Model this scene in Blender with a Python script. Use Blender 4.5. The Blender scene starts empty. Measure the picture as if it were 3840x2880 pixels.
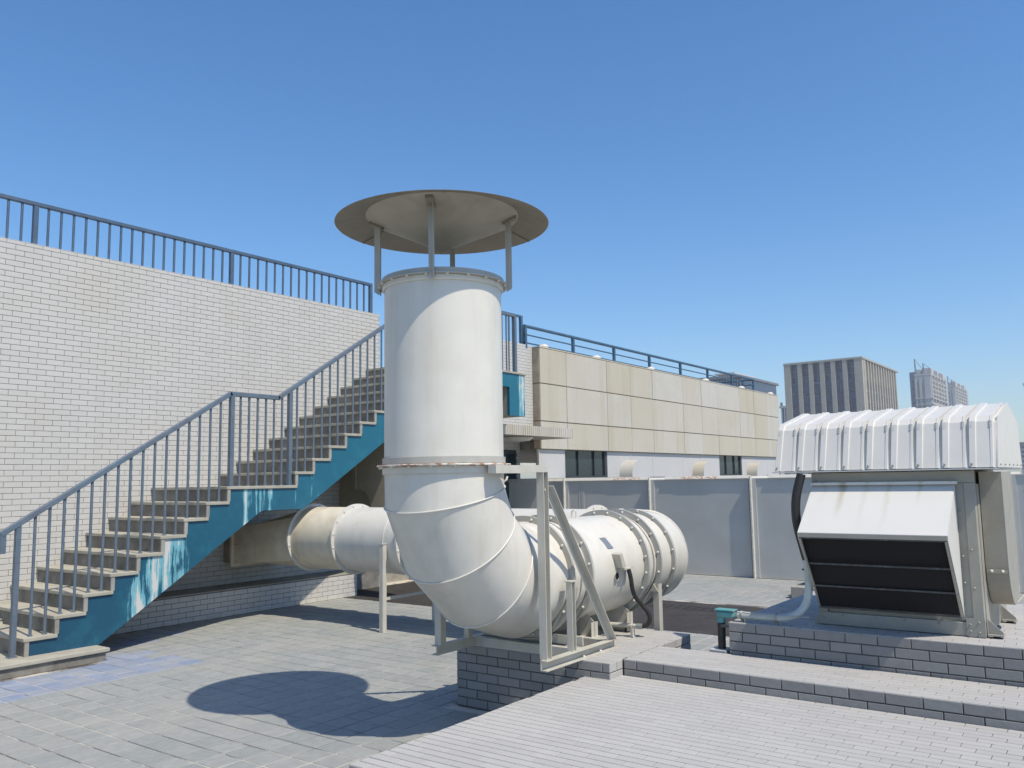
import bpy, math, random
from mathutils import Vector, Matrix
random.seed(7)
S = bpy.context.scene
COL = S.collection
R_ = math.radians
# ------------------------------------------------------------------ camera
CAM_H = 1.65
F_PX, HEAD, PITCH, ROLL = 3147.3, 0.636112, 0.114281, -0.016531
fw = Vector((math.cos(HEAD)*math.cos(PITCH), math.sin(HEAD)*math.cos(PITCH), math.sin(PITCH)))
rt0 = Vector((math.sin(HEAD), -math.cos(HEAD), 0)); up0 = rt0.cross(fw)
rt = rt0*math.cos(ROLL) + up0*math.sin(ROLL); up = up0*math.cos(ROLL) - rt0*math.sin(ROLL)
cd = bpy.data.cameras.new('camera'); cam = bpy.data.objects.new('camera', cd); COL.objects.link(cam)
M = Matrix.Identity(4)
for i in range(3):
    M[i][0] = rt[i]; M[i][1] = up[i]; M[i][2] = -fw[i]
M[2][3] = CAM_H
cam.matrix_world = M
cd.sensor_fit = 'HORIZONTAL'; cd.sensor_width = 36.0; cd.lens = 36.0*F_PX/3840; cd.clip_start = 0.05; cd.clip_end = 9000
S.camera = cam
def project(P):
    q = Vector(P) - Vector((0, 0, CAM_H)); d = q.dot(fw)
    if d < .1: return None
    return (1920+F_PX*q.dot(rt)/d, 1440-F_PX*q.dot(up)/d, d)
# ------------------------------------------------------------------ sky, sun, exposure
SUN_EL, SHADOW_AZ = R_(57.3), R_(79.44)
W = bpy.data.worlds.new('World'); S.world = W; W.use_nodes = True
nt = W.node_tree; bg = nt.nodes['Background']
sky = nt.nodes.new('ShaderNodeTexSky'); sky.sky_type = 'NISHITA'; sky.sun_disc = False
sky.sun_elevation = SUN_EL
sx_, sy_ = -math.cos(SHADOW_AZ), -math.sin(SHADOW_AZ)
sky.sun_rotation = math.atan2(sx_, sy_)
sky.altitude = 0; sky.air_density = 1.1; sky.dust_density = 0.8; sky.ozone_density = 6.0
hsv = nt.nodes.new('ShaderNodeHueSaturation'); hsv.inputs['Saturation'].default_value = 1.2
nt.links.new(sky.outputs[0], hsv.inputs['Color']); nt.links.new(hsv.outputs[0], bg.inputs[0]); bg.inputs[1].default_value = 0.15
sl = bpy.data.lights.new('sun', 'SUN'); sl.energy = 4.6; sl.angle = R_(0.53); sl.color = (1.0, .905, .755)
sun = bpy.data.objects.new('sun', sl); COL.objects.link(sun)
dvec = Vector((math.cos(SUN_EL)*math.cos(SHADOW_AZ), math.cos(SUN_EL)*math.sin(SHADOW_AZ), -math.sin(SUN_EL)))
sun.rotation_euler = dvec.to_track_quat('-Z', 'Y').to_euler(); sun.location = (0, -10, 30)
S.view_settings.view_transform = 'Standard'; S.view_settings.look = 'None'
S.view_settings.exposure = 0.15; S.view_settings.gamma = 1.0; S.view_settings.use_curve_mapping = False

HAZE = 0.0004
# ------------------------------------------------------------------ materials
def mix(nt, a, b, f, blend='MIX'):
    n = nt.nodes.new('ShaderNodeMix'); n.data_type = 'RGBA'; n.blend_type = blend
    for k, v in ((0, f), (6, a), (7, b)):
        if hasattr(v, 'links'): nt.links.new(v, n.inputs[k])
        elif k == 0: n.inputs[0].default_value = v
        else: n.inputs[k].default_value = (*v, 1)
    return n.outputs[2]
def noise(nt, vec, scale, detail=4, rough=.55, stretch=None):
    n = nt.nodes.new('ShaderNodeTexNoise'); n.inputs['Scale'].default_value = scale
    n.inputs['Detail'].default_value = detail; n.inputs['Roughness'].default_value = rough
    if stretch:
        m = nt.nodes.new('ShaderNodeMapping'); m.inputs['Scale'].default_value = stretch
        nt.links.new(vec, m.inputs[0]); vec = m.outputs[0]
    nt.links.new(vec, n.inputs['Vector']); return n.outputs['Fac']
def ramp(nt, fac, lo, hi, a=0., b=1.):
    n = nt.nodes.new('ShaderNodeMapRange'); n.inputs[1].default_value = lo; n.inputs[2].default_value = hi
    n.inputs[3].default_value = a; n.inputs[4].default_value = b; nt.links.new(fac, n.inputs[0]); return n.outputs[0]
def math_(nt, op, a, b=None):
    n = nt.nodes.new('ShaderNodeMath'); n.operation = op
    for k, v in ((0, a), (1, b)):
        if v is None: continue
        if hasattr(v, 'links'): nt.links.new(v, n.inputs[k])
        else: n.inputs[k].default_value = v
    return n.outputs[0]
def newmat(name):
    m = bpy.data.materials.new(name); m.use_nodes = True; t = m.node_tree
    g = t.nodes.new('ShaderNodeNewGeometry')
    return m, t, t.nodes['Principled BSDF'], g.outputs['Position']
def bump(t, b, h, strength, dist=.01):
    n = t.nodes.new('ShaderNodeBump'); n.inputs['Strength'].default_value = strength; n.inputs['Distance'].default_value = dist
    t.links.new(h, n.inputs['Height']); t.links.new(n.outputs[0], b.inputs['Normal'])
def plain(name, col, rough=.5, metal=0., var=.12, vscale=6, dirt=None, damt=.35, bumps=0., bscale=60, spec=.5, dstretch=None, dscale=2.5):
    """painted or mineral surface: broad tone variation, dirt patches, fine relief"""
    m, t, b, pos = newmat(name)
    c = mix(t, tuple(x*(1-var) for x in col), tuple(min(1, x*(1+var)) for x in col), ramp(t, noise(t, pos, vscale), .3, .7))
    if dirt:
        f = ramp(t, noise(t, pos, dscale, 6, .65, dstretch), .5, .78, 0, damt); c = mix(t, c, dirt, f)
    t.links.new(c, b.inputs['Base Color'])
    r = ramp(t, noise(t, pos, vscale*3), .3, .7, rough*.85, min(1, rough*1.15)); t.links.new(r, b.inputs['Roughness'])
    b.inputs['Metallic'].default_value = metal; b.inputs['Specular IOR Level'].default_value = spec
    if bumps: bump(t, b, noise(t, pos, bscale, 5, .6), bumps, .004)
    return m
def add_streak(m, col, amt, stretch, lo=.5, hi=.75):
    t = m.node_tree; b = t.nodes['Principled BSDF']; l = b.inputs['Base Color'].links[0]; src = l.from_socket
    g = t.nodes.new('ShaderNodeNewGeometry')
    c = mix(t, src, col, ramp(t, noise(t, g.outputs['Position'], 1., 6, .62, stretch), lo, hi, 0, amt)); t.links.new(c, b.inputs['Base Color'])
def rnd_src(t):
    a = t.nodes.new('ShaderNodeAttribute'); a.attribute_name = 'rnd'
    o = t.nodes.new('ShaderNodeObjectInfo')
    s = math_(t, 'ADD', a.outputs['Fac'], o.outputs['Random']); return math_(t, 'FRACT', s)
def tilemat(name, a, b_, rough=.6, dirt=None, damt=.3, bumps=.15, bscale=90, dscale=1.6, mottle=.12, odd=None, oddf=.03, streak=None):
    m, t, b, pos = newmat(name); r = rnd_src(t)
    c = mix(t, a, b_, r)
    if odd: c = mix(t, c, odd, ramp(t, r, 1-oddf-.01, 1-oddf))
    c = mix(t, c, (.0, .0, .0), ramp(t, noise(t, pos, 14, 5, .6), .35, .8, 0, mottle))
    if dirt: c = mix(t, c, dirt, ramp(t, noise(t, pos, dscale, 6, .62), .48, .75, 0, damt))
    if streak: c = mix(t, c, streak[0], ramp(t, noise(t, pos, 1., 6, .6, streak[2]), .5, .78, 0, streak[1]))
    t.links.new(c, b.inputs['Base Color']); b.inputs['Roughness'].default_value = rough
    if bumps: bump(t, b, noise(t, pos, bscale, 5, .6), bumps, .004)
    return m
MAT = {}
MAT['white_metal'] = plain('white_metal', (.60, .585, .53), .38, var=.03, dirt=(.45, .40, .31), damt=.25, bumps=.04, bscale=9)
MAT['white_sheet'] = plain('white_sheet', (.575, .56, .51), .42, var=.05, dirt=(.48, .43, .33), damt=.28, bumps=.05, bscale=5)
MAT['stained_sheet'] = plain('stained_sheet', (.60, .55, .44), .5, var=.1, dirt=(.34, .25, .15), damt=.6, bumps=.05, bscale=7)
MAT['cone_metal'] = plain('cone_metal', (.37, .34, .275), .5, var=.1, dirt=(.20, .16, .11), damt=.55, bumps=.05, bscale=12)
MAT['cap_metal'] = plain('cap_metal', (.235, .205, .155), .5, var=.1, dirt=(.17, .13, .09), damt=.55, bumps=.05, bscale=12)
MAT['flange_metal'] = plain('flange_metal', (.38, .38, .35), .45, var=.08, dirt=(.3, .26, .2), damt=.35, bumps=.05)
MAT['frame_metal'] = plain('frame_metal', (.48, .47, .42), .42, var=.07, dirt=(.36, .30, .2), damt=.5, bumps=.06, bscale=20)
MAT['galv'] = plain('galv', (.50, .50, .475), .5, metal=.15, var=.06, dirt=(.42, .42, .40), damt=.3, bumps=.05, bscale=4, vscale=2)
MAT['canvas'] = plain('canvas', (.55, .54, .50), .8, var=.05, dirt=(.4, .3, .25), damt=.45, bumps=.6, bscale=12)
MAT['rust'] = plain('rust', (.42, .20, .08), .8, var=.4, vscale=25, dirt=(.65, .55, .42), damt=.8, bumps=.3)
MAT['bolt'] = plain('bolt', (.56, .55, .51), .3, var=.1)
MAT['rail_blue'] = plain('rail_blue', (.10, .13, .168), .5, var=.14, vscale=9, dirt=(.06, .16, .24), damt=.5, bumps=.06)
MAT['rail_navy'] = plain('rail_navy', (.06, .10, .16), .5, var=.14, vscale=9, dirt=(.13, .15, .18), damt=.4)
MAT['rail_dark'] = plain('rail_dark', (.05, .105, .17), .5, var=.15, dirt=(.12, .2, .3), damt=.4)
MAT['rubber'] = plain('rubber', (.02, .02, .021), .55, var=.2, dirt=(.08, .08, .075), damt=.4)
MAT['black_filter'] = plain('black_filter', (.006, .006, .007), .9, var=.3, vscale=80)
MAT['bar_metal'] = plain('bar_metal', (.06, .06, .06), .6, var=.3, dirt=(.2, .2, .18), damt=.8, dscale=20)
MAT['grp'] = plain('grp', (.57, .56, .525), .45, var=.03, bumps=.03, bscale=8, dirt=(.6, .58, .52), damt=.2)
MAT['unit_metal'] = plain('unit_metal', (.30, .292, .255), .48, var=.08, dirt=(.27, .24, .18), damt=.5, bumps=.06)
MAT['casing'] = plain('casing', (.33, .30, .24), .55, var=.12, dirt=(.25, .19, .12), damt=.6, dscale=5)
MAT['conduit'] = plain('conduit', (.45, .50, .48), .5, var=.08, dirt=(.28, .27, .24), damt=.4)
MAT['teal'] = plain('teal', (.09, .27, .28), .5, var=.14, dirt=(.2, .36, .36), damt=.5)
MAT['plate'] = plain('plate', (.35, .36, .36), .35, metal=.6, var=.08)
MAT['concrete'] = plain('concrete', (.30, .285, .25), .85, var=.15, dirt=(.14, .125, .10), damt=.75, bumps=.25, bscale=70, dscale=4)
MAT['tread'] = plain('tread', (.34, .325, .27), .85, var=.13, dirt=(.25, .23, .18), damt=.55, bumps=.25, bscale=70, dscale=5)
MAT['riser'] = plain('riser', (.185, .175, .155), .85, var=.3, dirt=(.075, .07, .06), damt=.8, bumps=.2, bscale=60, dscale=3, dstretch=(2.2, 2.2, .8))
MAT['soffit'] = plain('soffit', (.33, .30, .23), .85, var=.08, dirt=(.22, .18, .12), damt=.4)
MAT['grey_wall'] = plain('grey_wall', (.43, .43, .43), .8, var=.06, vscale=30, dirt=(.5, .5, .52), damt=.4, bumps=.1)
MAT['panel_dark'] = plain('panel_dark', (.30, .26, .20), .8, var=.15, dirt=(.12, .10, .08), damt=.7)
MAT['shade_black'] = plain('shade_black', (.055, .052, .05), .85, var=.2, dirt=(.03, .03, .03), damt=.6)  # near-black colour standing in for shade behind the round duct
MAT['dark_matte'] = plain('dark_matte', (.032, .029, .028), .85, var=.25, vscale=3, dirt=(.06, .055, .05), damt=.5, bumps=.2)
MAT['glass'] = plain('glass', (.018, .035, .045), .06, var=.3, vscale=.8, spec=.6)
MAT['frame_dark'] = plain('frame_dark', (.03, .035, .04), .5, var=.2)
MAT['mortar'] = plain('mortar', (.175, .17, .158), .95, var=.25, vscale=8, dirt=(.30, .27, .22), damt=.6, dscale=1.3)
MAT['mortar_dark'] = plain('mortar_dark', (.085, .08, .075), .95, var=.25, vscale=9, dirt=(.2, .19, .17), damt=.6)
MAT['mortar_top'] = plain('mortar_top', (.11, .11, .105), .95, var=.2, vscale=9, dirt=(.28, .275, .26), damt=.9, dscale=2.2)
MAT['wall_tile'] = tilemat('wall_tile', (.472, .466, .446), (.498, .491, .472), .55, dirt=(.43, .395, .32), damt=.4, bumps=.12, mottle=.03, dscale=.7, streak=((.37, .35, .30), .25, (5, 1, .45)))
MAT['plinth_shade_tile'] = tilemat('plinth_shade_tile', (.215, .212, .208), (.27, .267, .26), .6, dirt=(.20, .20, .19), damt=.3, bumps=.55, bscale=38, mottle=.12)  # same tile as the tops; shade of the side faces is put into its colour
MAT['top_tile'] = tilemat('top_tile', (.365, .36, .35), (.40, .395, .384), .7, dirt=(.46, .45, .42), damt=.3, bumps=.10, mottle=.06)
MAT['paver'] = tilemat('paver', (.25, .27, .266), (.30, .31, .302), .75, dirt=(.345, .325, .28), damt=.5, bumps=.25, bscale=45, dscale=.8, mottle=.22)
MAT['paver_blue'] = tilemat('paver_blue', (.195, .24, .335), (.24, .275, .35), .75, dirt=(.42, .43, .46), damt=.6, bumps=.2, bscale=55, mottle=.16, dscale=3)
MAT['paver_lilac'] = tilemat('paver_lilac', (.22, .255, .325), (.265, .29, .34), .75, dirt=(.36, .35, .34), damt=.6, bumps=.2, bscale=55, mottle=.2, dscale=3)
MAT['beige'] = tilemat('beige', (.43, .395, .32), (.46, .445, .41), .8, dirt=(.38, .34, .25), damt=.45, bumps=.06, mottle=.05, dscale=.8, streak=((.33, .30, .20), .55, (4, 1, .3)))
MAT['office_stone'] = plain('office_stone', (.36, .335, .275), .8, var=.08, vscale=.4)
MAT['office_glass'] = tilemat('office_glass', (.02, .032, .085), (.035, .06, .135), .12, bumps=0, odd=(.08, .13, .2), oddf=.08, mottle=0)
MAT['apt_wall'] = plain('apt_wall', (.46, .45, .43), .85, var=.08, vscale=.1)
MAT['apt_blue'] = plain('apt_blue', (.16, .19, .26), .8, var=.1, vscale=.1)
MAT['apt_window'] = plain('apt_window', (.10, .11, .13), .2, var=.2)
MAT['dark_tower'] = plain('dark_tower', (.17, .17, .19), .7, var=.1, vscale=.2)
MAT['city'] = plain('city', (.18, .18, .17), .9, var=.3, vscale=.02)
for k_ in ('white_metal', 'white_sheet', 'frame_metal', 'unit_metal'):
    if k_ in MAT: add_streak(MAT[k_], (.36, .31, .22), {'white_metal': .22, 'white_sheet': .25, 'grp': .15}.get(k_, .35), (9, 9, .7))
def rusty_seam():
    m, t, b, pos = newmat('rusty_seam')
    c = mix(t, (.66, .64, .58), (.30, .13, .05), ramp(t, noise(t, pos, 22, 6, .7, (1, 1, 3)), .42, .6))
    t.links.new(c, b.inputs['Base Color']); b.inputs['Roughness'].default_value = .75; return m
MAT['rusty_seam'] = rusty_seam()
def blue_paint():
    """stringer paint: deep blue, lighter where faded, chalky runs and chipped patches that run downwards"""
    m, t, b, pos = newmat('blue_paint')
    sep = t.nodes.new('ShaderNodeSeparateXYZ'); t.links.new(pos, sep.inputs[0])
    base = mix(t, (.006, .055, .105), (.010, .12, .185), ramp(t, sep.outputs[0], 3.6, 8.5))
    base = mix(t, base, (.02, .17, .24), ramp(t, noise(t, pos, 5, 5, .6), .5, .8, 0, .5))
    runs = noise(t, pos, 1.0, 7, .62, (21, 1, 1.4)); patch = noise(t, pos, 4.5, 3, .5)
    win = lambda c, w: ramp(t, math_(t, 'ABSOLUTE', math_(t, 'SUBTRACT', sep.outputs[0], c)), w*.45, w, 1, 0)
    zone = math_(t, 'MAXIMUM', math_(t, 'MULTIPLY', win(4.98, .62), .90), math_(t, 'MULTIPLY', win(6.2, .42), .9))
    zone = math_(t, 'MAXIMUM', zone, math_(t, 'MULTIPLY', win(4.0, .35), .62))
    zone = math_(t, 'MAXIMUM', zone, math_(t, 'MULTIPLY', win(11.55, .2), .95))
    zone = math_(t, 'MAXIMUM', zone, .66)
    k = math_(t, 'MULTIPLY', zone, math_(t, 'ADD', runs, math_(t, 'MULTIPLY', patch, .35)))
    c = mix(t, base, (.14, .36, .43), ramp(t, k, .555, .61))
    c = mix(t, c, (.50, .50, .47), ramp(t, k, .675, .70))
    t.links.new(c, b.inputs['Base Color']); b.inputs['Roughness'].default_value = .5
    bump(t, b, noise(t, pos, 30, 6, .65), .25, .006); return m
MAT['blue_paint'] = blue_paint()
def streaked_hood():
    m, t, b, pos = newmat('hood_sheet')
    sep = t.nodes.new('ShaderNodeSeparateXYZ'); t.links.new(pos, sep.inputs[0])
    c = mix(t, (.55, .55, .52), (.60, .595, .56), noise(t, pos, 5))
    for y0, w, amt, z1 in ((1.585, .03, .7, 1.36), (1.44, .025, .22, 1.28), (1.30, .022, .3, 1.27), (1.12, .018, .4, 1.45), (1.70, .025, .2, 1.45)):
        fy = ramp(t, math_(t, 'ABSOLUTE', math_(t, 'ADD', math_(t, 'SUBTRACT', sep.outputs[1], y0), math_(t, 'MULTIPLY', math_(t, 'SUBTRACT', noise(t, pos, 9), .5), .05))), 0, w, 1, 0)
        fz = ramp(t, sep.outputs[2], z1, 1.58, 0, amt)
        c = mix(t, c, (.30, .25, .12), math_(t, 'MULTIPLY', fy, fz))
    t.links.new(c, b.inputs['Base Color']); b.inputs['Roughness'].default_value = .42; return m
MAT['hood_sheet'] = streaked_hood()
def terrace_mat():
    m, t, b, pos = newmat('terrace_joint')
    c = mix(t, (.50, .47, .41), (.085, .08, .07), ramp(t, noise(t, pos, .9, 6, .65), .50, .57))
    t.links.new(c, b.inputs['Base Color']); b.inputs['Roughness'].default_value = .95; return m
MAT['terrace_joint'] = terrace_mat()
def outer_terrace():
    m, t, b, pos = newmat('terrace_outer')
    br = t.nodes.new('ShaderNodeTexBrick'); br.offset = 0; t.links.new(pos, br.inputs[0])
    br.inputs['Scale'].default_value = 1; br.inputs['Brick Width'].default_value = .195; br.inputs['Row Height'].default_value = .195
    br.inputs['Mortar Size'].default_value = .004
    br.inputs['Color1'].default_value = (.30, .32, .31, 1); br.inputs['Color2'].default_value = (.36, .37, .36, 1); br.inputs['Mortar'].default_value = (.3, .28, .24, 1)
    t.links.new(br.outputs[0], b.inputs['Base Color']); b.inputs['Roughness'].default_value = .85; return m
MAT['terrace_outer'] = outer_terrace()

# ------------------------------------------------------------------ mesh builder
OFF = {}
class MB:
    def __init__(s): s.v = []; s.f = []
    def quad_loop(s, A, B, closed=True):
        n = len(A); a = len(s.v); s.v += A; b = len(s.v); s.v += B
        for i in range(n if closed else n-1):
            j = (i+1) % n; s.f.append((a+i, a+j, b+j, b+i))
        return a, b
    def box(s, x0, x1, y0, y1, z0, z1):
        k = len(s.v); s.v += [(x, y, z) for z in (z0, z1) for y in (y0, y1) for x in (x0, x1)]
        s.f += [tuple(k+i for i in f) for f in ((0, 2, 3, 1), (4, 5, 7, 6), (0, 1, 5, 4), (2, 6, 7, 3), (0, 4, 6, 2), (1, 3, 7, 5))]; return s
    def prism(s, pts, ax, a, b):
        """polygon in the two other axes (in order x<y<z), extruded along ax from a to b"""
        def P(p, t): return {'x': (t, p[0], p[1]), 'y': (p[0], t, p[1]), 'z': (p[0], p[1], t)}[ax]
        n = len(pts); i, j = s.quad_loop([P(p, a) for p in pts], [P(p, b) for p in pts])
        s.f.append(tuple(range(i+n-1, i-1, -1))); s.f.append(tuple(range(j, j+n))); return s
    def bar(s, p, q, w, h, upv=(0, 0, 1)):
        p, q = Vector(p), Vector(q); d = (q-p).normalized(); u = Vector(upv)
        r = d.cross(u)
        if r.length < 1e-4: r = d.cross(Vector((1, 0, 0)))
        r.normalize(); u = r.cross(d)
        c = [(-w/2, -h/2), (w/2, -h/2), (w/2, h/2), (-w/2, h/2)]
        i, j = s.quad_loop([tuple(p+r*a+u*b) for a, b in c], [tuple(q+r*a+u*b) for a, b in c])
        s.f += [(i+3, i+2, i+1, i), (j, j+1, j+2, j+3)]; return s
    def tube(s, pts, rad, n=14, cap=True):
        pts = [Vector(p) for p in pts]; prev = None; first = None
        d0 = (pts[1]-pts[0]).normalized(); u = d0.orthogonal().normalized()
        for k, p in enumerate(pts):
            d = (pts[min(k+1, len(pts)-1)]-pts[max(k-1, 0)]).normalized()
            u = (u-d*u.dot(d)).normalized(); w = d.cross(u)
            r = rad[k] if isinstance(rad, (list, tuple)) else rad
            i = len(s.v); s.v += [tuple(p+(u*math.cos(2*math.pi*a/n)+w*math.sin(2*math.pi*a/n))*r) for a in range(n)]
            if prev is not None: s.f += [(prev+a, prev+(a+1) % n, i+(a+1) % n, i+a) for a in range(n)]
            else: first = i
            prev = i
        if cap: s.f += [tuple(range(first+n-1, first-1, -1)), tuple(range(prev, prev+n))]
        return s
    def lathe(s, prof, c, ax='z', n=64, close=False):
        """prof: (radius, coordinate along the axis); c: centre"""
        prev = None; first = None
        for r, h in prof:
            i = len(s.v)
            for a in range(n):
                t = 2*math.pi*a/n; x, y = r*math.cos(t), r*math.sin(t)
                s.v.append({'z': (c[0]+x, c[1]+y, h), 'x': (h, c[1]+x, c[2]+y), 'y': (c[0]+y, h, c[2]+x)}[ax])
            if prev is not None: s.f += [(prev+a, prev+(a+1) % n, i+(a+1) % n, i+a) for a in range(n)]
            else: first = i
            prev = i
        if close: s.f += [(prev+a, prev+(a+1) % n, first+(a+1) % n, first+a) for a in range(n)]
        return s
    def sphere(s, c, r, n=8, m=5, sq=(1, 1, 1)):
        rows = []
        for k in range(m+1):
            t = math.pi*k/m; i = len(s.v); rows.append(i)
            s.v += [(c[0]+sq[0]*r*math.sin(t)*math.cos(2*math.pi*a/n), c[1]+sq[1]*r*math.sin(t)*math.sin(2*math.pi*a/n), c[2]+sq[2]*r*math.cos(t)) for a in range(n)]
        for k in range(m): s.f += [(rows[k]+a, rows[k+1]+a, rows[k+1]+(a+1) % n, rows[k]+(a+1) % n) for a in range(n)]
        return s
    def mesh(s, name, mat, o=(0, 0, 0), smooth=True):
        me = bpy.data.meshes.new(name); me.from_pydata([(x-o[0], y-o[1], z-o[2]) for x, y, z in s.v], [], s.f); me.update()
        import bmesh
        b = bmesh.new(); b.from_mesh(me); bmesh.ops.recalc_face_normals(b, faces=b.faces); b.to_mesh(me); b.free()
        me.materials.append(MAT[mat] if isinstance(mat, str) else mat)
        if smooth:
            me.shade_smooth(); me.set_sharp_from_angle(angle=R_(32))
        return me
    def build(s, name, mat, parent=None, smooth=True, bevel=0):
        o = OFF.get(parent.name, (0, 0, 0)) if parent else (0, 0, 0)
        ob = bpy.data.objects.new(name, s.mesh(name, mat, o, smooth)); COL.objects.link(ob)
        if parent: ob.parent = parent
        OFF[ob.name] = o
        if bevel:
            md = ob.modifiers.new('bevel', 'BEVEL'); md.width = bevel; md.segments = 2; md.limit_method = 'ANGLE'; md.angle_limit = R_(40)
        return ob
def tag(o, label=None, cat=None, group=None, kind=None):
    for k, v in (('label', label), ('category', cat), ('group', group), ('kind', kind)):
        if v: o[k] = v
    return o
def thing(name, loc, label, cat, group=None):
    o = bpy.data.objects.new(name, None); COL.objects.link(o); o.location = loc; o.empty_display_size = .2
    OFF[o.name] = tuple(loc); return tag(o, label, cat, group)
def inst(mesh, name, parent, loc, rot=None):
    o = bpy.data.objects.new(name, mesh); COL.objects.link(o); b = OFF[parent.name]; o.parent = parent
    o.location = (loc[0]-b[0], loc[1]-b[1], loc[2]-b[2])
    if rot: o.rotation_euler = rot
    OFF[o.name] = OFF[parent.name]; return o
# ------------------------------------------------------------------ tiles laid one by one
TILESETS = []
class Tiles:
    def __init__(s, parent, name, n=300, tilt=0.): s.tilt = tilt; s.parent = parent; s.name = name; s.n = n; s.t = []; s.protos = {}; TILESETS.append(s)
    def face(s, O, U, V, ul, vl, mu, mv, joint, depth, mat, stagger=.5, keep=None, cham=.0025, u0=0., v0=0., jit=.0008, matf=None, minw=.02):
        O, U, V = Vector(O), Vector(U), Vector(V); N = U.cross(V); r = 0; v = v0
        while v < vl-1e-4:
            st = (stagger*r) % 1.0 if stagger != 'rand' else (.37*r+random.uniform(-.035, .035)) % 1.0
            u = u0 - mu*st
            while u < ul-1e-4:
                a, b = max(u, 0), min(u+mu, ul); c, d = max(v, 0), min(v+mv, vl)
                if b-a > minw and d-c > min(.02, mv*.4):
                    P = O+U*((a+b)/2)+V*((c+d)/2); ju, jv = joint if isinstance(joint, tuple) else (joint, joint)
                    if keep is None or keep(P):
                        full = abs(b-a-mu) < 1e-5 and abs(d-c-mv) < 1e-5
                        s.t.append((P, U, V, N, b-a-ju, d-c-jv, depth+random.uniform(-jit, jit), matf(P) if matf else mat, full, cham))
                u += mu
            v += mv; r += 1
    @staticmethod
    def geo(w, h, d, c, P=None, U=None, V=None, N=None):
        x, y = w/2, h/2; k = []
        for (ww, hh, z) in ((x, y, 0), (x, y, d-c), (x-c, y-c, d)): k += [(-ww, -hh, z), (ww, -hh, z), (ww, hh, z), (-ww, hh, z)]
        f = [(8, 9, 10, 11)]
        for o in (0, 4): f += [(o+i, o+(i+1) % 4, o+4+(i+1) % 4, o+4+i) for i in range(4)]
        if P is not None: k = [tuple(P+U*a+V*b+N*z) for a, b, z in k]
        return k, f
    def finish(s, dg):
        cand = []
        for i, (P, U, V, N, w, h, d, m, full, c) in enumerate(s.t):
            if not full: continue
            if (Vector((0, 0, CAM_H))-P).dot(N) <= 0: continue
            pts = [project(P+U*a*w/2+V*b*h/2) for a, b in ((-1, -1), (1, -1), (1, 1), (-1, 1))]
            if any(q is None for q in pts): continue
            cx = sum(q[0] for q in pts)/4; cy = sum(q[1] for q in pts)/4
            if not (0 < cx < 3840 and 0 < cy < 2880): continue
            A = abs(sum(pts[k][0]*pts[(k+1) % 4][1]-pts[(k+1) % 4][0]*pts[k][1] for k in range(4)))/2
            cand.append((A, i))
        cand.sort(reverse=True); chosen = set(); o = Vector((0, 0, CAM_H))
        for A, i in cand:
            if len(chosen) >= s.n: break
            P, N = s.t[i][0], s.t[i][3]; T = P+N*.012; dv = (T-o); L = dv.length
            hit, hp, *_ = S.ray_cast(dg, o, dv.normalized(), distance=L-.03)
            if not hit: chosen.add(i)
        stuff = {}
        for i, (P, U, V, N, w, h, d, m, full, c) in enumerate(s.t):
            if i in chosen:
                key = (tuple(round(x, 3) for x in (*U, *V)), m, round(w, 4), round(h, 4))
                if key not in s.protos:
                    k, f = s.geo(w, h, d, c, Vector((0, 0, 0)), U, V, N)
                    me = bpy.data.meshes.new(s.name); me.from_pydata(k, [], f); me.materials.append(MAT[m])
                    s.protos[key] = me
                inst(s.protos[key], s.name, s.parent, P)
            else:
                vs, fs, rs = stuff.setdefault(m, ([], [], []))
                k, f = s.geo(w, h, d, c, P, U, V, N)
                if s.tilt:
                    ta, tb = random.uniform(-s.tilt, s.tilt), random.uniform(-s.tilt, s.tilt)
                    k = k[:4]+[tuple(Vector(q)+N*((Vector(q)-P).dot(U)*ta+(Vector(q)-P).dot(V)*tb)) for q in k[4:]]
                b = len(vs); vs += k; fs += [tuple(b+x for x in q) for q in f]; rs += [random.random()]*len(k)
        for m, (vs, fs, rs) in stuff.items():
            of = OFF[s.parent.name]
            me = bpy.data.meshes.new(s.name+'_field'); me.from_pydata([(x-of[0], y-of[1], z-of[2]) for x, y, z in vs], [], fs)
            at = me.attributes.new('rnd', 'FLOAT', 'POINT'); at.data.foreach_set('value', rs); me.materials.append(MAT[m])
            ob = bpy.data.objects.new(s.name+'_field', me); COL.objects.link(ob); ob.parent = s.parent; ob['kind'] = 'stuff'

# ================================================================== SETTING
MU, MV = .1935, .0628                      # wall and plinth tile module
city = MB().box(-140, 1090, -240, 440, -41, -40).build('city_ground', 'city'); tag(city, kind='structure')
terrace = MB().box(-14, 46, -16, 10.22, -.45, -.012).build('roof_terrace', 'terrace_outer'); tag(terrace, kind='structure')
MB().box(1.6, 14.6, -1.2, 10.2, -.0119, -.004).build('paving_bed', 'terrace_joint', terrace)
X0P = 4.923                                 # near face of the fan plinth
def on_ground(P):
    x, y = P.x, P.y
    if 2.83 < x < 5.1 and y < 3.08: return False
    if X0P-.02 < x < 6.17 and 2.87 < y < 4.2: return False
    if 5.05 < x < 5.63 and y < 2.9: return False
    if x > 5.6 and x < 7.6 and y < 2.36: return False
    if 3.2 < x < 4.32 and y > 8.08: return False
    if y > 9.38 and x < 8.79: return False
    if 8.45 < x < 10.62: return False
    return True
pav = Tiles(terrace, 'paver', tilt=.012)
def pmat(P):
    lim = 4.9-(P.y-7.2)*.2
    return ('paver_blue' if random.random() < .6 else 'paver_lilac') if (7.2 < P.y < 8.35 and P.x < lim+random.uniform(-.1, .1)) or (P.y > 8.3 and 4.3 < P.x < 6 and random.random() < .25) else 'paver'
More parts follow.
